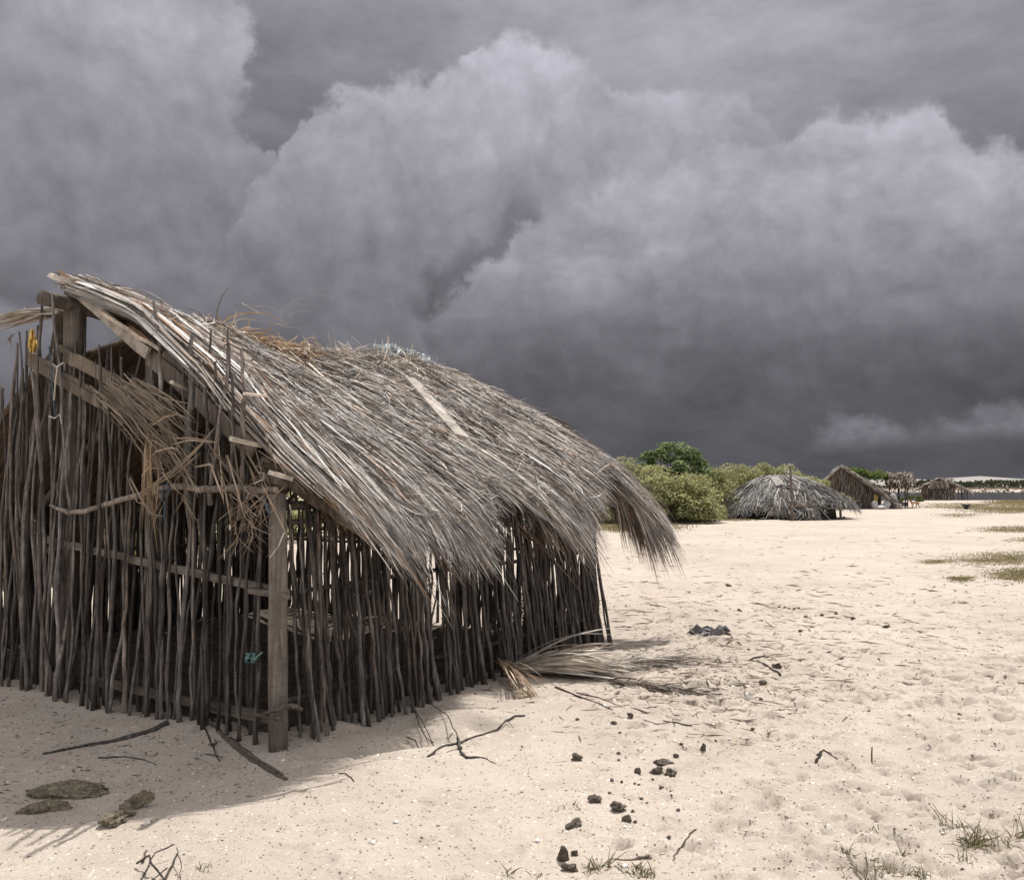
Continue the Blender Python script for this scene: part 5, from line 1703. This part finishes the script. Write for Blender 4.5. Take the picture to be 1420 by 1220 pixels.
m = MB(); m.plank(on_dome(R(250), .16), on_dome(R(262), .45), .45, .03, (1, 0, 0), 4, .01, (.85, .87, .9)); m.build("roof_board", M["plank"], H1)
tubes("thin_pole", [([(1.25, .6, 1.6), (1.33, .6, 2.45)], .018), ([(1.32, .6, 2.38), (1.345, .6, 2.52)], .05)], "bark", H1)
pp = thing("forked_pole", "tall dark pole planted in the sand in front of the domed hut", "pole", (hx - .42, hy - 2.85, gz(hx - .42, hy - 2.85)))
tubes("shaft", [([(0, 0, -.2), (0.02, 0, 1.2), (-.05, 0, 2.5)], [.07, .06, .05])], "bark", pp, (1.2, 1.1, 1.0))
tubes("cap", [([(-.05, 0, 2.47), (-.1, 0, 2.6)], .06), ([(-.02, 0, 2.5), (.08, 0, 2.58)], .03)], "plank", pp)

# --- gabled hut in the middle distance
Y2 = 58.0
def P2(px, py, dy=0.0):
    return dp(px, py, Y2 + dy)
o2 = Vector(((1185 - 710) / FPX * Y2, Y2, 0)); o2.z = gz(o2.x, o2.y)
H2 = thing("gabled_hut", "steep gabled hut with a brown leaf-clad end wall behind the domed hut", "hut", o2)
def L2(px, py, dy=0.0):
    return tuple(P2(px, py, dy) - o2)
peak, le, re_ = L2(1165, 648), L2(1118, 690), L2(1238, 696, -.8)
peak_b, le_b, re_b = L2(1172, 650, 4.5), L2(1128, 688, 4.5), L2(1247, 693, 3.5)
m = MB()
wl = [L2(1124, 706, .15), L2(1126, 684, .15), L2(1165, 648.5, .15), L2(1190, 665, .15), L2(1221, 685, .1), L2(1222, 706, .1)]
dark_poly(m, wl, .08)
m.build("gable_wall", M["under"], H2)
r = np.random.default_rng(55)
p_ = Pile()
wl_np = np.array(wl)
for (A, B, C_, D, n) in ((wl[1], wl[2], L2(1165, 706, .1), wl[0], 500), (wl[2], wl[4], wl[5], L2(1165, 706, .1), 700)):
    slope_strands(p_, r, n, np.array(A) + [0, -.06, 0], np.array(B) + [0, -.06, 0], np.array(C_) + [0, -.06, 0], np.array(D) + [0, -.06, 0], (.4, .9), .022, .55, .06, .25, 0)
p_.build("leaf_cladding", M["straw"], H2)
m = MB()
dark_poly(m, [peak, re_, re_b, peak_b], .07)
dark_poly(m, [peak, le, le_b, peak_b], .07)
m.build("roof", M["under"], H2)
p_ = Pile()
slope_strands(p_, r, 1700, peak, peak_b, re_b, re_, (.5, 1.0), .022, 1.05, .12, .08)
slope_strands(p_, r, 500, peak, peak_b, le_b, le, (.5, 1.0), .022, 1.05, .12, .08)
pk, rr2, lf = np.array(peak), np.array(re_), np.array(le)
slope_strands(p_, r, 420, pk + [0, -.35, -.06], pk + [0, .35, .04], rr2 + [0, .35, .04], rr2 + [0, -.35, -.06], (.4, .9), .022, 1.1, .24, .05, .3)
slope_strands(p_, r, 120, pk + [0, -.25, .02], pk + [0, .25, .05], lf + [0, .25, .05], lf + [0, -.25, .0], (.5, 1.1), .024, 1.2, .1, .0)
p_.build("thatch", M["straw"], H2)
m = MB(); dark_poly(m, [L2(1211, 704, -.05), L2(1212, 685, -.05), L2(1217, 687, -.05), L2(1217, 704, -.05)], .04, (1.2, 1.2, 1.2)); m.build("doorway_curtain", M["rag_yellow"], H2)
m = MB()
for px in (1207, 1221, 1231):
    m.tube([L2(px, 705, -.1), L2(px, 680 + (px - 1207) * .55, -.1)], .05, 6)
m.build("porch_posts", M["bark"], H2)
# --- open shelter beside it
Y3 = 61.0
o3 = Vector(((1245 - 710) / FPX * Y3, Y3, 0)); o3.z = gz(o3.x, o3.y)
H3 = thing("open_shelter", "open brown thatched awning on thin posts beside the gabled hut", "shelter", o3)
def L3(px, py, dy=0.0):
    return tuple(dp(px, py, Y3 + dy) - o3)
m = MB(); dark_poly(m, [L3(1226, 660, -1), L3(1262, 668, -1), L3(1268, 662, 2.5), L3(1232, 655, 2.5)], .08); m.build("roof", M["under"], H3)
p_ = Pile(); r = np.random.default_rng(57)
slope_strands(p_, r, 900, L3(1226, 659, 1.5), L3(1266, 661, 1.5), L3(1264, 673, -1.4), L3(1227, 671, -1.4), (.4, .9), .028, .55, .35, .85, .45)
slope_strands(p_, r, 160, L3(1228, 661, -1), L3(1262, 664, -1), L3(1262, 676, -1.4), L3(1229, 676, -1.2), (.3, .6), .028, .5, .2, .8, .3)
slope_strands(p_, r, 200, L3(1240, 657, 2.5), L3(1262, 656, 2.5), L3(1271, 668, 2.2), L3(1252, 668, 2.0), (.3, .7), .028, .85, .15, .3, .25)
p_.build("thatch", M["straw"], H3)
for px, dy, ra in ((1246, -1.0, .085), (1255, -.9, .05), (1258, 1.6, .045), (1233, 1.2, .05)):
    q = L3(px, 664, dy)
    tubes("post", [([(q[0], q[1], -.1), q], ra)], "bark", H3, (.8, .8, .8))
# vine growing over both roofs
vt = thing("leafy_vine", "bright green leafy vine sprawling over the gabled hut's roof", "vine", tuple(P2(1205, 652, 2.2)))
r = np.random.default_rng(58); n = 1500
px = 1174 + 58 * r.random(n)
ymid = np.interp(px, [1174, 1190, 1210, 1232], [650, 655, 659, 661]); hw = np.interp(px, [1174, 1190, 1215, 1232], [2.5, 5, 6.5, 5])
py = ymid + r.normal(0, .5, n) * hw
pts = np.array([tuple(dp(a, b_, Y2 + 2.2 + c_) - Vector(vt.location)) for a, b_, c_ in zip(px, py, r.uniform(-.5, .9, n))])
nr = norm(r.normal(0, 1, (n, 3)) + np.array([0, -.4, .9])); ax = norm(np.cross(nr, r.normal(0, 1, (n, 3)))); bx = np.cross(nr, ax)
L = .085 * r.uniform(.5, 1.4, n)
V = np.stack([pts - ax * L[:, None], pts + bx * (L * .7)[:, None], pts + ax * L[:, None], pts - bx * (L * .7)[:, None]], 1).reshape(-1, 3)
cl = np.array([[.14, .2, .05], [.2, .26, .08], [.07, .11, .03]])
quad_mesh("leaves", V, np.arange(n * 4).reshape(n, 4), np.repeat(cl[r.integers(0, 3, n)] * np.exp(r.normal(0, .25, (n, 1))), 4, axis=0), M["leaf"], vt)
tubes("stems", [([Vector(dp(1172 + i * 2, 652, Y2 + 2.2)) - Vector(vt.location), Vector(dp(1195 + i * 3, 657 + (i % 3), Y2 + 2.2)) - Vector(vt.location), Vector(dp(1232, 660 + i % 4, Y2 + 2.4)) - Vector(vt.location)], .02) for i in range(5)], "bark", vt)
# white sacks under the eave
def far_lump(name, px, py, Y, wx, wz, mat, label, cat, seed, group=None):
    r = random.Random(seed)
    bm = bmesh.new(); bmesh.ops.create_icosphere(bm, subdivisions=3, radius=1)
    ph = [(r.uniform(-1, 1), r.uniform(-1, 1), r.uniform(-1, 1), r.uniform(2, 6), r.uniform(0, 6)) for _ in range(10)]
    for v in bm.verts:
        d = v.co.normalized()
        q = 1 + .4 * sum(math.sin((d.x * a + d.y * b_ + d.z * c_) * f + o) / f for a, b_, c_, f, o in ph)
        v.co = Vector((d.x * wx * q, d.y * wx * .8 * q, max(d.z, -.75) * wz * q))
    me = bpy.data.meshes.new(name); bm.to_mesh(me); bm.free()
    o = link(name, me, M[mat], None, True)
    c = dp(px, py, Y)
    o.location = (c.x, Y, gz(c.x, Y) + wz * .7)
    return props(o, label, cat, group)
far_lump("white_sack", 1214, 700, 56.8, .19, .3, "sack", "greyish white sack leaning by the gabled hut's doorway", "sack", 1, "white sacks by the gabled hut")
far_lump("white_sack", 1222, 705, 55.5, .28, .15, "sack", "low crumpled white sack lying in front of the others", "sack", 2, "white sacks by the gabled hut")
far_lump("white_sack", 1229, 700, 57.2, .22, .34, "sack", "bulging white sack under the low eave end", "sack", 3, "white sacks by the gabled hut")
far_lump("white_sack", 1238, 694, 58.6, .25, .48, "sack", "tallest white bundle between the eave end and the awning", "sack", 4, "white sacks by the gabled hut")
t_ = thing("wooden_stool", "low dark stool with a pale top beside the awning posts", "stool", tuple(dp(1244, 702, 57.5)[:2]) + (gz(dp(1244, 702, 57.5).x, 57.5),))
m = MB(); m.box((-.28, -.2, .30), (.28, .2, .36)); m.build("seat", M["plank"], t_)
for sx in (-1, 1):
    for sy in (-1, 1):
        m = MB(); m.tube([(sx * .24, sy * .16, -.03), (sx * .22, sy * .14, .30)], .03, 6); m.build("leg", M["bark_dark"], t_)

# --- dogs
def dog(label, px, py, Y, mat, flip, scale, seed):
    c = dp(px, py, Y)
    # one skinned skeleton, nose towards -x
    J = {"hip": ((.30, 0, .50), .085), "belly": ((.08, 0, .48), .075), "chest": ((-.16, 0, .47), .10), "neck": ((-.30, 0, .56), .06), "poll": ((-.40, 0, .66), .058), "muzzle": ((-.50, 0, .62), .036), "nose": ((-.56, 0, .60), .024),
         "tail1": ((.40, 0, .52), .026), "tail2": ((.50, 0, .44), .02), "tail3": ((.55, 0, .34), .014)}
    E = [("hip", "belly"), ("belly", "chest"), ("chest", "neck"), ("neck", "poll"), ("poll", "muzzle"), ("muzzle", "nose"), ("hip", "tail1"), ("tail1", "tail2"), ("tail2", "tail3")]
    for sd, off in ((1, .05), (-1, -.05)):
        q = "a" if sd > 0 else "b"
        J["sh" + q] = ((-.17, sd * .07, .38), .05); J["el" + q] = ((-.15 + off, sd * .075, .27), .036); J["wr" + q] = ((-.18 + off * 1.6, sd * .075, .12), .024); J["fp" + q] = ((-.20 + off * 1.6, sd * .075, .015), .026)
        J["th" + q] = ((.26 - off, sd * .07, .36), .055); J["kn" + q] = ((.22 - off, sd * .075, .27), .038); J["hk" + q] = ((.34 - off * 1.4, sd * .075, .16), .024); J["hp" + q] = ((.31 - off * 1.6, sd * .075, .015), .026)
        J["ear" + q] = ((-.385, sd * .055, .745), .014)
        E += [("chest", "sh" + q), ("sh" + q, "el" + q), ("el" + q, "wr" + q), ("wr" + q, "fp" + q), ("hip", "th" + q), ("th" + q, "kn" + q), ("kn" + q, "hk" + q), ("hk" + q, "hp" + q), ("poll", "ear" + q)]
    keys = list(J)
    me = bpy.data.meshes.new("dog")
    me.from_pydata([J[k_][0] for k_ in keys], [(keys.index(a), keys.index(b_)) for a, b_ in E], [])
    o = link("dog", me, M[mat])
    sk = o.modifiers.new("skin", 'SKIN'); sk.use_smooth_shade = True
    me.skin_vertices.new() if not me.skin_vertices else None
    for i, k_ in enumerate(keys):
        rd = J[k_][1]
        me.skin_vertices[0].data[i].radius = (rd, rd)
        me.skin_vertices[0].data[i].use_root = (k_ == "hip")
    o.modifiers.new("sub", 'SUBSURF').levels = 2
    o.modifiers["sub"].render_levels = 2
    o.location = (c.x, Y, gz(c.x, Y))
    o.rotation_euler = (0, 0, flip)
    o.scale = (scale,) * 3
    return props(o, label, "dog")
dog("tan dog walking on the sand towards the awning", 1268, 704, 57.5, "fur_tan", R(8), .86, 1)
dog("dark dog standing in the shade by the awning post", 1253, 703, 58.2, "fur_dark", R(20), .8, 2)

# --- farthest hut
Y4 = 92.0
o4 = Vector(((1305 - 710) / FPX * Y4, Y4, 0)); o4.z = gz(o4.x, o4.y)
H4 = thing("shore_hut", "small grey thatched hut standing alone by the water, farthest of the huts", "hut", o4)
def L4(px, py, dy=0.0):
    return tuple(dp(px, py, Y4 + dy) - o4)
m = MB(); dark_poly(m, [L4(1279, 693), L4(1279, 677), L4(1302, 666), L4(1324, 677), L4(1324, 693)], .1); m.build("gable_wall", M["under"], H4)
p_ = Pile(); r = np.random.default_rng(65)
slope_strands(p_, r, 900, L4(1279, 672, -.1), L4(1324, 672, -.1), L4(1324, 693, -.1), L4(1279, 693, -.1), (.4, 1.0), .04, .5, .08, .4, 0)
p_.build("leaf_cladding", M["straw"], H4)
m = MB()
pk, pkb = L4(1302, 664, -.4), L4(1306, 664.5, 4)
dark_poly(m, [pk, L4(1343, 682, -.4), L4(1343, 681, 4), pkb], .1); dark_poly(m, [pk, L4(1270, 680, -.4), L4(1275, 679, 4), pkb], .1)
m.build("roof", M["under"], H4)
p_ = Pile()
slope_strands(p_, r, 800, pk, pkb, L4(1344, 681, 4), L4(1344, 682, -.5), (.5, 1.2), .04, 1.2, .2, .05)
slope_strands(p_, r, 500, pk, pkb, L4(1272, 679, 4), L4(1269, 680.5, -.5), (.5, 1.2), .04, 1.2, .2, .05)
slope_strands(p_, r, 160, L4(1290, 667, -.5), L4(1312, 667, -.5), L4(1316, 675, -.6), L4(1285, 676, -.6), (.4, .9), .04, .8, .1, .3)
p_.build("thatch", M["straw"], H4)
for px, dy in ((1329, 0), (1333.5, .5), (1337, 0), (1341, .3), (1334, 2.5)):
    q = L4(px, 679, dy)
    tubes("post", [([(q[0], q[1], -.4), q], .07)], "bark", H4, (.9, .9, .9))
tubes("ridge_stick", [([L4(1300, 668, .2), L4(1300, 661, .2)], .03)], "post", H4)
tubes("ridge_stick", [([L4(1312, 666, .2), L4(1318, 662, .2)], .05)], "plank", H4)
# small dark tub on the grass
c = dp(1340, 707, 56); zt = gz(c.x, 56)
t_ = thing("dark_tub", "small dark tub sitting on the grass right of the far huts", "tub", (c.x, 56, zt))
m = MB(); m.tube([(0, 0, 0), (0, 0, .18), (0, 0, .30)], [.10, .2, .27], 14); m.build("bowl", M["dark_plastic"], t_)
m = MB(); m.tube([(0, 0, .295), (0, 0, .32)], [.29, .29], 14); m.build("rim", M["dark_plastic"], t_)

# ------------------------------------------------------------------ sky
world = bpy.data.worlds.new("World")
SC.world = world
world.use_nodes = True
nt = world.node_tree
nt.nodes.clear()
SUN_EL, SUN_AZ = R(59), R(71)               # azimuth counted from +x towards +y

def m2(op, a, b_=None, c_=None, clamp=False):
    n = N(nt, "ShaderNodeMath", operation=op, use_clamp=clamp)
    for i, v in enumerate((a, b_, c_)):
        if v is None: continue
        if isinstance(v, bpy.types.NodeSocket): nt.links.new(v, n.inputs[i])
        else: n.inputs[i].default_value = v
    return n.outputs[0]
def sstep(v, lo, hi):
    n = N(nt, "ShaderNodeMapRange", interpolation_type='SMOOTHSTEP')
    nt.links.new(v, n.inputs[0])
    n.inputs[1].default_value, n.inputs[2].default_value = lo, hi
    n.inputs[3].default_value, n.inputs[4].default_value = 0, 1
    return n.outputs[0]
def lin(v, lo, hi, a, b_):
    n = N(nt, "ShaderNodeMapRange")
    nt.links.new(v, n.inputs[0])
    n.inputs[1].default_value, n.inputs[2].default_value, n.inputs[3].default_value, n.inputs[4].default_value = lo, hi, a, b_
    return n.outputs[0]
def mixf(a, b_, f):
    n = N(nt, "ShaderNodeMix", data_type='FLOAT')
    for i, v in ((0, f), (2, a), (3, b_)):
        if isinstance(v, bpy.types.NodeSocket): nt.links.new(v, n.inputs[i])
        else: n.inputs[i].default_value = v
    return n.outputs[0]

tc = N(nt, "ShaderNodeTexCoord")
DIR = tc.outputs["Generated"]
def vadd(a, b_, k):
    s = N(nt, "ShaderNodeVectorMath", operation='SUBTRACT'); nt.links.new(b_, s.inputs[0]); s.inputs[1].default_value = (.5, .5, .5)
    sc = N(nt, "ShaderNodeVectorMath", operation='SCALE'); nt.links.new(s.outputs[0], sc.inputs[0]); sc.inputs[3].default_value = k
    ad = N(nt, "ShaderNodeVectorMath", operation='ADD'); nt.links.new(a, ad.inputs[0]); nt.links.new(sc.outputs[0], ad.inputs[1])
    return ad.outputs[0]
nA = noise(nt, DIR, 5.0, 3, .5)
nB = noise(nt, DIR, 15.0, 5, .6)
nC = noise(nt, DIR, 44.0, 6, .65)
W1 = vadd(DIR, nA.outputs["Color"], .07)
W1 = vadd(W1, nB.outputs["Color"], .085)
W1 = vadd(W1, nC.outputs["Color"], .022)
W0 = vadd(DIR, nA.outputs["Color"], .05)
def azel(v):
    s = N(nt, "ShaderNodeSeparateXYZ"); nt.links.new(v, s.inputs[0])
    az = m2('ARCTAN2', s.outputs[0], s.outputs[1])
    h = m2('SQRT', m2('ADD', m2('MULTIPLY', s.outputs[0], s.outputs[0]), m2('MULTIPLY', s.outputs[1], s.outputs[1])))
    return m2('MULTIPLY', az, 180 / math.pi), m2('MULTIPLY', m2('ARCTAN2', s.outputs[2], h), 180 / math.pi)
AZ, EL = azel(DIR)
AZw, ELw = azel(W1)
AZ0, EL0 = azel(W0)
def ae(px, py):
    d = ray(px, py)
    return math.degrees(math.atan2(d.x, d.y)), math.degrees(math.atan2(d.z, math.hypot(d.x, d.y)))
def curve(az, pts):
    """height of a cloud edge in degrees for an azimuth, through the given photo positions"""
    n = N(nt, "ShaderNodeFloatCurve")
    a01 = m2('MULTIPLY_ADD', az, 1 / 90, .5, True)
    nt.links.new(a01, n.inputs[1])
    cv = n.mapping.curves[0]
    q = sorted(((ae(*p)[0] / 90 + .5, min(max(ae(*p)[1] / 45, 0), 1)) for p in pts))
    q = [(0, q[0][1])] + q + [(1, q[-1][1])]
    cv.points[0].location = q[0]; cv.points[1].location = q[-1]
    for p in q[1:-1]:
        cv.points.new(*p)
    for p in cv.points: p.handle_type = 'AUTO_CLAMPED'
    n.mapping.use_clip = True
    n.mapping.update()
    return m2('MULTIPLY', n.outputs[0], 45)
def byel(el, stops):
    """brightness by height: stops are (photo row, brightness)"""
    n = N(nt, "ShaderNodeValToRGB")
    e01 = m2('MULTIPLY', el, 1 / 45, None, True)
    nt.links.new(e01, n.inputs[0])
    st_ = sorted(((min(max(ae(710, y)[1] / 45, 0), 1), v) for y, v in stops))
    el_ = n.color_ramp.elements
    while len(el_) < len(st_): el_.new(.5)
    for e, (p, v) in zip(el_, st_):
        e.position = p; e.color = (v, v, v, 1)
    return n.outputs[0]
# slow tone noise
fA = noise(nt, DIR, 7.0, 5, .55).outputs[0]
fB = noise(nt, W0, 18.0, 6, .6).outputs[0]
fC = noise(nt, W0, 55.0, 5, .6).outputs[0]
nR = noise(nt, vadd(W0, nB.outputs["Color"], .05), 11.0, 4, .55).outputs[0]
fR = m2('ABSOLUTE', m2('MULTIPLY_ADD', nR, 2.0, -1.0))      # billow creases
off = N(nt, "ShaderNodeVectorMath", operation='ADD')
Wr = vadd(W0, nB.outputs["Color"], .03)
nt.links.new(Wr, off.inputs[0]); off.inputs[1].default_value = (.010, 0, .016)
rel = m2('SUBTRACT', noise(nt, Wr, 10.0, 6, .58).outputs[0], noise(nt, off.outputs[0], 10.0, 6, .58).outputs[0])
puff = m2('MULTIPLY', lin(fR, .0, .35, .92, 1.05), lin(rel, -.16, .16, .87, 1.16))
st_map = N(nt, "ShaderNodeMapping"); st_map.inputs["Scale"].default_value = (1, 1, 2.6); st_map.inputs["Rotation"].default_value = (0, .5, 0)
nt.links.new(W0, st_map.inputs[0])
fS = noise(nt, st_map.outputs[0], 8.0, 6, .6).outputs[0]

L = byel(EL, [(0, .37), (100, .32), (200, .27), (300, .205), (400, .165), (480, .125), (560, .10), (640, .088), (672, .092)])
L = m2('MULTIPLY', L, m2('MULTIPLY', lin(fS, .3, .7, .8, 1.2), m2('MULTIPLY', m2('MULTIPLY_ADD', sstep(AZ, -9, 6), .36, .72), m2('MULTIPLY_ADD', sstep(AZ, 16, 32), -.2, 1.0))))
def layer(L, mask, tone):
    return mixf(L, tone, mask)
# A: bright mass filling the upper left
def azbyel(el, stops):
    """cloud edge azimuth by height, through photo positions"""
    return m2('MULTIPLY_ADD', byel(el, [(y, ae(x, y)[0] / 90 + .5) for x, y in stops]), 90.0, -45.0)
edA = azbyel(ELw, [(352, 0), (356, 60), (352, 120), (322, 195), (345, 240), (430, 275), (540, 330), (600, 400)])
mA = m2('MULTIPLY', sstep(m2('SUBTRACT', edA, AZw), -.3, .8), sstep(EL0, 7.0, 14.5))
tA = byel(EL0, [(0, .40), (100, .385), (200, .30), (300, .235), (400, .20), (500, .15)])
L = layer(L, mA, m2('MULTIPLY', tA, m2('MULTIPLY', puff, m2('MULTIPLY', lin(fA, .3, .7, .82, 1.16), lin(fB, .3, .7, .94, 1.06)))))
# B: the tall pale mass in the middle
eB = curve(AZw, [(120, 674), (230, 560), (300, 400), (345, 270), (385, 192), (440, 112), (520, 104), (580, 90), (640, 100), (668, 60), (715, 34), (760, 50), (830, 82), (900, 120), (960, 132), (1040, 138), (1075, 185), (1110, 260)])
dB = m2('SUBTRACT', eB, ELw)
bB = curve(AZ0, [(300, 380), (450, 390), (560, 400), (640, 360), (690, 312), (728, 268), (760, 330), (820, 440), (1100, 440)])
mB = m2('MULTIPLY', sstep(dB, -.25, .8), sstep(m2('SUBTRACT', ELw, bB), -.6, 1.5))
tB = byel(EL0, [(30, .50), (90, .47), (140, .415), (190, .365), (250, .33), (320, .27), (400, .20)])
L = layer(L, mB, m2('MULTIPLY', tB, m2('MULTIPLY', puff, m2('MULTIPLY', lin(fB, .3, .7, .9, 1.1), lin(fA, .3, .7, .9, 1.1)))))
# C: the long mass on the right, darkening into the rain
eC = curve(AZw, [(520, 500), (590, 440), (640, 395), (690, 335), (745, 280), (800, 262), (1000, 228), (1060, 216), (1100, 195), (1150, 165), (1210, 150), (1270, 136), (1330, 168), (1380, 180), (1420, 195), (1600, 210)])
dC = m2('SUBTRACT', eC, ELw)
mC = m2('MULTIPLY', sstep(dC, -.3, 1.0), sstep(EL0, 1.0, 8.0))
tC = byel(EL0, [(120, .47), (200, .45), (270, .40), (340, .33), (400, .262), (450, .19), (500, .135), (560, .10)])
L = layer(L, mC, m2('MULTIPLY', tC, m2('MULTIPLY', puff, m2('MULTIPLY', lin(fS, .3, .7, .84, 1.16), lin(fB, .3, .7, .94, 1.06)))))
# E: lower left billows
eE = curve(AZw, [(-100, 400), (60, 392), (130, 342), (200, 330), (250, 350), (300, 345), (390, 318), (430, 332), (470, 378), (520, 382), (560, 420), (600, 470), (640, 560), (690, 674)])
dE = m2('SUBTRACT', eE, ELw)
mE = m2('MULTIPLY', sstep(dE, -.3, 1.3), .8)
tE = lin(dE, 0, 8, .225, .15)
L = layer(L, mE, m2('MULTIPLY', tE, m2('MULTIPLY', puff, lin(fB, .3, .7, .86, 1.14))))
# G: low pale cloud on the right
eG = curve(AZw, [(1060, 640), (1110, 600), (1140, 562), (1170, 545), (1230, 562), (1300, 576), (1380, 556), (1420, 548), (1600, 545)])
dG = m2('SUBTRACT', eG, ELw)
mG = m2('MULTIPLY', sstep(dG, -.3, 1.6), m2('SUBTRACT', 1.0, sstep(m2('SUBTRACT', 0.0, m2('SUBTRACT', EL0, 2.4)), -1.0, .4)))
mG = m2('MULTIPLY', mG, sstep(AZ, ae(1090, 600)[0], ae(1170, 600)[0]))
L = layer(L, m2('MULTIPLY', mG, .9), m2('MULTIPLY', lin(dG, 0, 3.2, .24, .15), lin(fC, .3, .7, .85, 1.12)))
L = m2('MULTIPLY', L, lin(fC, .3, .7, .97, 1.03))
comb = N(nt, "ShaderNodeCombineColor")
nt.links.new(m2('MULTIPLY', L, 1.0), comb.inputs[0]); nt.links.new(m2('MULTIPLY', L, .973), comb.inputs[1]); nt.links.new(m2('MULTIPLY', L, 1.10), comb.inputs[2])
storm = mixc(nt, comb.outputs[0], (7.45, 7.45, 7.45), 1.0, 'MULTIPLY')   # the Background strength below is 0.1
sky = N(nt, "ShaderNodeTexSky", sky_type='NISHITA')
sky.sun_disc = False
sky.sun_elevation = SUN_EL
sky.sun_rotation = math.pi / 2 - SUN_AZ
sky.dust_density = 3.0
# thin white overcast in the clear half
fD = noise(nt, DIR, 3.0, 6, .6).outputs[0]
clear = mixc(nt, sky.outputs[0], (7.0, 6.8, 6.65), lin(fD, .35, .65, .55, .9))
front = m2('MULTIPLY', m2('SUBTRACT', 1.0, sstep(EL, 30, 50)), m2('SUBTRACT', 1.0, sstep(m2('ABSOLUTE', AZ), 60, 95)))
skycol = mixc(nt, clear, storm, front)
bg = N(nt, "ShaderNodeBackground")
nt.links.new(skycol, bg.inputs[0])
bg.inputs[1].default_value = 0.1
wo = N(nt, "ShaderNodeOutputWorld")
nt.links.new(bg.outputs[0], wo.inputs[0])

sun = bpy.data.lights.new("sun", 'SUN')
sun.energy = 3.5
sun.angle = R(0.55)
sun.color = (1.0, 0.975, 0.93)
so = bpy.data.objects.new("sun", sun)
COL.objects.link(so)
sd = Vector((math.cos(SUN_EL) * math.cos(SUN_AZ), math.cos(SUN_EL) * math.sin(SUN_AZ), math.sin(SUN_EL)))
so.rotation_euler = (-sd).to_track_quat('-Z', 'Y').to_euler()

# ------------------------------------------------------------------ camera and output
cam = bpy.data.cameras.new("camera")
cam.sensor_fit = 'HORIZONTAL'
cam.sensor_width = 36
cam.lens = 36 * FPX / 1420
cam.clip_end = 6000
co = bpy.data.objects.new("camera", cam)
COL.objects.link(co)
co.location = (0, 0, CAMH)
co.rotation_euler = (math.pi / 2 + PITCH, 0, 0)
SC.camera = co
SC.view_settings.view_transform = 'Standard'
SC.view_settings.look = 'None'
SC.view_settings.exposure = 0.5
SC.view_settings.gamma = 1.0
SC.cycles.max_bounces = 8
SC.cycles.diffuse_bounces = 3
SC.cycles.transparent_max_bounces = 4
